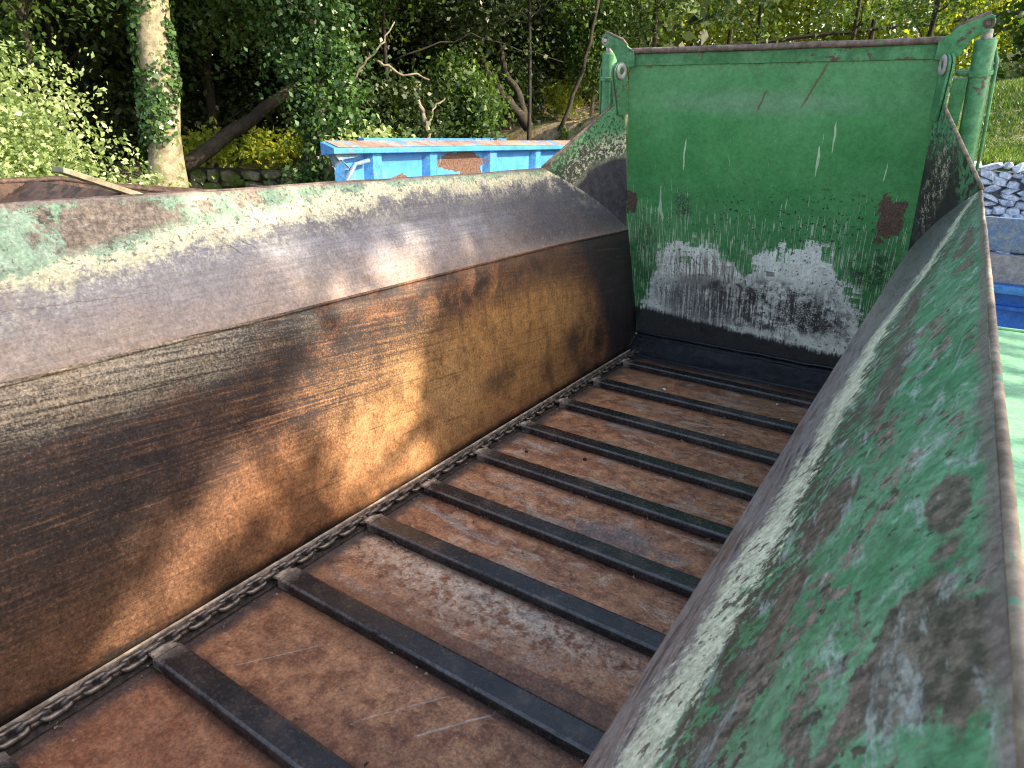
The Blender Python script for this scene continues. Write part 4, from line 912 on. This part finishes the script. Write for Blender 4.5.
stick('dead_branch', [(430, 142, 10.6), (424, 120, 10.6), (418, 97, 10.6)], .045, .03, bark, 'broken pale stump standing behind the blue ribbed trailer')
stick('dead_branch', [(425, 128, 10.6), (436, 106, 10.7), (445, 98, 10.8)], .016, .010, bark, 'short bare branch leaning off the broken pale stump')
stick('dead_branch', [(395, 60, 11.5), (470, 35, 11.6), (520, 50, 11.6), (560, 62, 11.8)], .013, .006, barkd, 'long thin bent branch crossing in front of the middle trees')
stick('leaning_trunk', [(530, 128, 12.6), (508, 102, 12.6), (489, 82, 12.6), (482, 55, 12.7)], .10, .05, barkd, 'thick dark trunk leaning left below the gap of yellow light', 'tree trunk')
stick('leaning_trunk', [(526, 122, 12.8), (516, 90, 12.8), (503, 72, 12.8), (498, 40, 13)], .08, .04, barkd, 'dark trunk bending up just right of the thick leaning one', 'tree trunk')
tree('gap_light_bush', 556, 14.2, 'small bush of yellow leaves added as sunlight in the gap left of the tailgate', 'bush', 'yel', [(0, 0, zat(556, 98, 14.2), .45, .3, .35)], .02, bark, nc=22, per=60, ls=.05, cs=.3, nbr=3)  # added bush, its yellow leaf colour stands in for distant sunlit spots
stick('leaning_trunk', [(560, 130, 12.9), (580, 70, 13), (590, 0, 13.2)], .04, .03, barkd, 'slim dark trunk just left of the raised tailgate', 'tree trunk')
# mossy wall and plants behind the left rim
a = at(168, 11.6); b = at(322, 11.0)
stonewall('mossy_stone_wall', a, b, ground(*a)-.15, .72, .24, .15, M['mossy'], 'low mossy rubble wall between the ivy-clad trunk and the ivy column', barkd)
for px, lab in [(208, 'yellow green sapling behind the left part of the mossy wall'), (262, 'small yellow green plant behind the mossy wall middle'), (295, 'small yellow green plant by the ivy column')]:
    tree('sapling', px, 12.2, lab, 'plant', 'yel', [(0, 0, .92, .42, .3, .26)], .02, bark, nc=26, per=30, ls=.06, cs=.3, nbr=4, group='plants behind the mossy wall')
# trees and bright foliage beyond the tailgate
for i, (px, d, lab, lf) in enumerate([(650, 14, 'leafy tree behind the left end of the tailgate top', 'mid'), (735, 15, 'tree behind the middle of the tailgate top', 'mid'), (835, 16, 'tree with dark boughs behind the right half of the tailgate top', 'mid'), (905, 14.5, 'green leafed tree directly behind the right ear of the tailgate', 'mid')]):
    zz = zat(px, 15, d)
    tree('hedge_tree', px, d, lab, 'tree', lf, [(0, 0, zz+.2, 1.0, .7, .75), (.4, .0, zz+2.6, 2.3, 1.8, 1.2)], .05, barkd, nc=95, per=50, ls=.055, cs=.45, nbr=18, group='trees behind the tailgate')
tree('dark_bush', 1025, 13.5, 'dark green bush at the top right corner above the grass', 'bush', 'mid', [(.1, 0, 3.0, .8, .8, .8), (.9, 0, 2.6, 1.0, .8, 1.2), (.5, 0, 4.4, 1.0, 1, .9)], .06, bark, nc=190, per=40, ls=.075, cs=.45, nbr=10)
for i, (px, d, lab) in enumerate([(600, 23, 'sunlit yellow tree far behind the left tailgate corner'), (690, 24, 'sunlit yellow tree far behind the tailgate top, left of its middle'), (790, 24, 'sunlit yellow tree far behind the tailgate top, right of its middle'), (890, 23, 'sunlit yellow tree far behind the right tailgate corner'), (990, 24, 'sunlit yellow tree far off at the top right')]):
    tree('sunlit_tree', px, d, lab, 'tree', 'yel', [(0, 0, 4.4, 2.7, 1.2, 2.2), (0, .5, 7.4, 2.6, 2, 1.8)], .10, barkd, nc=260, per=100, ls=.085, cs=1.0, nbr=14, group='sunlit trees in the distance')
fn = empty('wooden_fence', (*at(860, 17), ground(*at(860, 17)))); tag(fn, 'dark wooden post and rail fence under the trees beyond the tailgate', 'fence')
def raylo(px, py, d): return Vector((*at(px, d), zat(px, py, d)))
for a_, b_ in (((705, 47), (1010, 12)),):
    bm = bmesh.new(); tube(bm, [raylo(a_[0]+(b_[0]-a_[0])*i/12, a_[1]+(b_[1]-a_[1])*i/12+random.uniform(-1, 1), 17) for i in range(13)], .045, 6); bm_obj('rail', bm, barkd, fn)
for px in (718, 853, 1000):
    x_, y_ = at(px, 17.08); bm = bmesh.new(); tube(bm, [(x_, y_, ground(x_, y_)-.1), (x_, y_, zat(px, 34-(px-705)*.1, 17)+.08)], .05, 8); bm_obj('post', bm, barkd, fn)
# unseen tree added right of the yard, crown gaps shaped to aim sun patches
def shade_tree():
    x, y = 7.4, 4.6; root = empty('shade_tree', (x, y, GZ)); tag(root, 'unseen tree added right of the spreader, crown cut open to dapple the sun', 'tree')
    Sv = np.array(SUN); P = []
    for k in range(820):
        ty = rng.uniform(-1.6, 4.9); tz = rng.uniform(-.15, 1.35)
        u_ = ty; lit = 0
        def bl(cy, cz, ry, rz, sh=0): return ((ty-cy-sh*(tz-cz))/ry)**2+((tz-cz)/rz)**2 < 1
        if bl(1.76, .35, .34, .65, .35) or bl(1.02, .28, .36, .50, 1.0): continue
        if bl(1.86, .35, .56, .8, .35) and rng.random() < .6: continue
        if 1.1 < ty < 2.0 and tz > .76 and rng.random() < .72: continue
        if 2.0 <= ty < 3.2 and tz > .74 and rng.random() < .45: continue
        if ty <= 1.1 and tz > .8 and rng.random() < .34: continue
        t = rng.uniform(8.6, 11.6); c = np.array([-.75, ty, tz])+Sv*t; n = 34
        P.append(c+rng.normal(size=(n, 3))*.10)
    P = np.concatenate(P); bm = bmesh.new(); top = (7.0, 4.4, 6.4); tp = branch(bm, (x, y, GZ), top, .16, .05, .04, 12, 10)
    for k in range(26):
        q = P[rng.integers(len(P))]; branch(bm, tp[rng.integers(6, 12)], Vector(q), .035, .008, .15, 6, 5)
    bm_obj('trunk', bm, bark, root, smooth=True); leaves_mesh('crown', P, .09, LM['mid'], root)
shade_tree()
# grass on the banks
def grass(name, pts, h, mat, lab):
    n = len(pts); P = np.array(pts); d = rng.uniform(0, 6.28, n); hh = h*rng.uniform(.4, 1.3, n); w_ = .006+.004*rng.random(n)
    dx = np.cos(d)*w_; dy = np.sin(d)*w_; lx = rng.normal(size=n)*.4*hh; ly = rng.normal(size=n)*.4*hh
    V_ = np.stack([P-np.stack([dx, dy, 0*dx], 1), P+np.stack([dx, dy, 0*dx], 1), P+np.stack([lx, ly, hh], 1)], 1).reshape(-1, 3)
    me = bpy.data.meshes.new(name); me.vertices.add(3*n); me.loops.add(3*n); me.polygons.add(n); me.vertices.foreach_set('co', V_.ravel().astype(np.float32))
    me.loops.foreach_set('vertex_index', np.arange(3*n, dtype=np.int32)); me.polygons.foreach_set('loop_start', np.arange(0, 3*n, 3, dtype=np.int32)); me.polygons.foreach_set('loop_total', np.full(n, 3, dtype=np.int32))
    a = me.attributes.new('rnd', 'FLOAT', 'POINT'); a.data.foreach_set('value', np.repeat(rng.random(n), 3).astype(np.float32)); me.update(); me.validate()
    tag(obj(name, me, mat), lab, 'grass', kind='stuff')
pts = []
while len(pts) < 60000:
    x = rng.uniform(.2, 5); y = 8.35+abs(rng.normal())*4
    if y < 17 and mnoise.noise(Vector((x*1.2, y*1.2, 5))) > -.25+.35*rng.random(): pts.append((x, y, ground(x, y)-.01))
grass('grass', pts, .06, LM['grass'], 'rough sunlit grass on the bank above the pale stone wall')
pts = []
while len(pts) < 22000:
    px = rng.uniform(400, 625); d = rng.uniform(9.3, 13); x, y = at(px, d)
    if mnoise.noise(Vector((x*1.5, y*1.5, 9))) > .15: pts.append((x, y, ground(x, y)-.01))
grass('grass', pts, .07, LM['grass'], 'patchy dry grass on the earth mound behind the blue ribbed trailer')
# fallen leaves and litter on the mound
pts = []
for k in range(9000):
    px = rng.uniform(170, 625); d = rng.uniform(8.6, 13); x, y = at(px, d); pts.append((x, y, ground(x, y)+.01))
tag(leaves_mesh('leaf_litter', np.array(pts), .05, leafmat('dry_leaf', (0.14, 0.09, 0.05), (0.28, 0.20, 0.12), (0.45, 0.37, 0.25), .1), None, None, None, 1.3, 3.0), 'dry fallen leaves scattered over the mound and bank', 'leaf litter', kind='stuff')
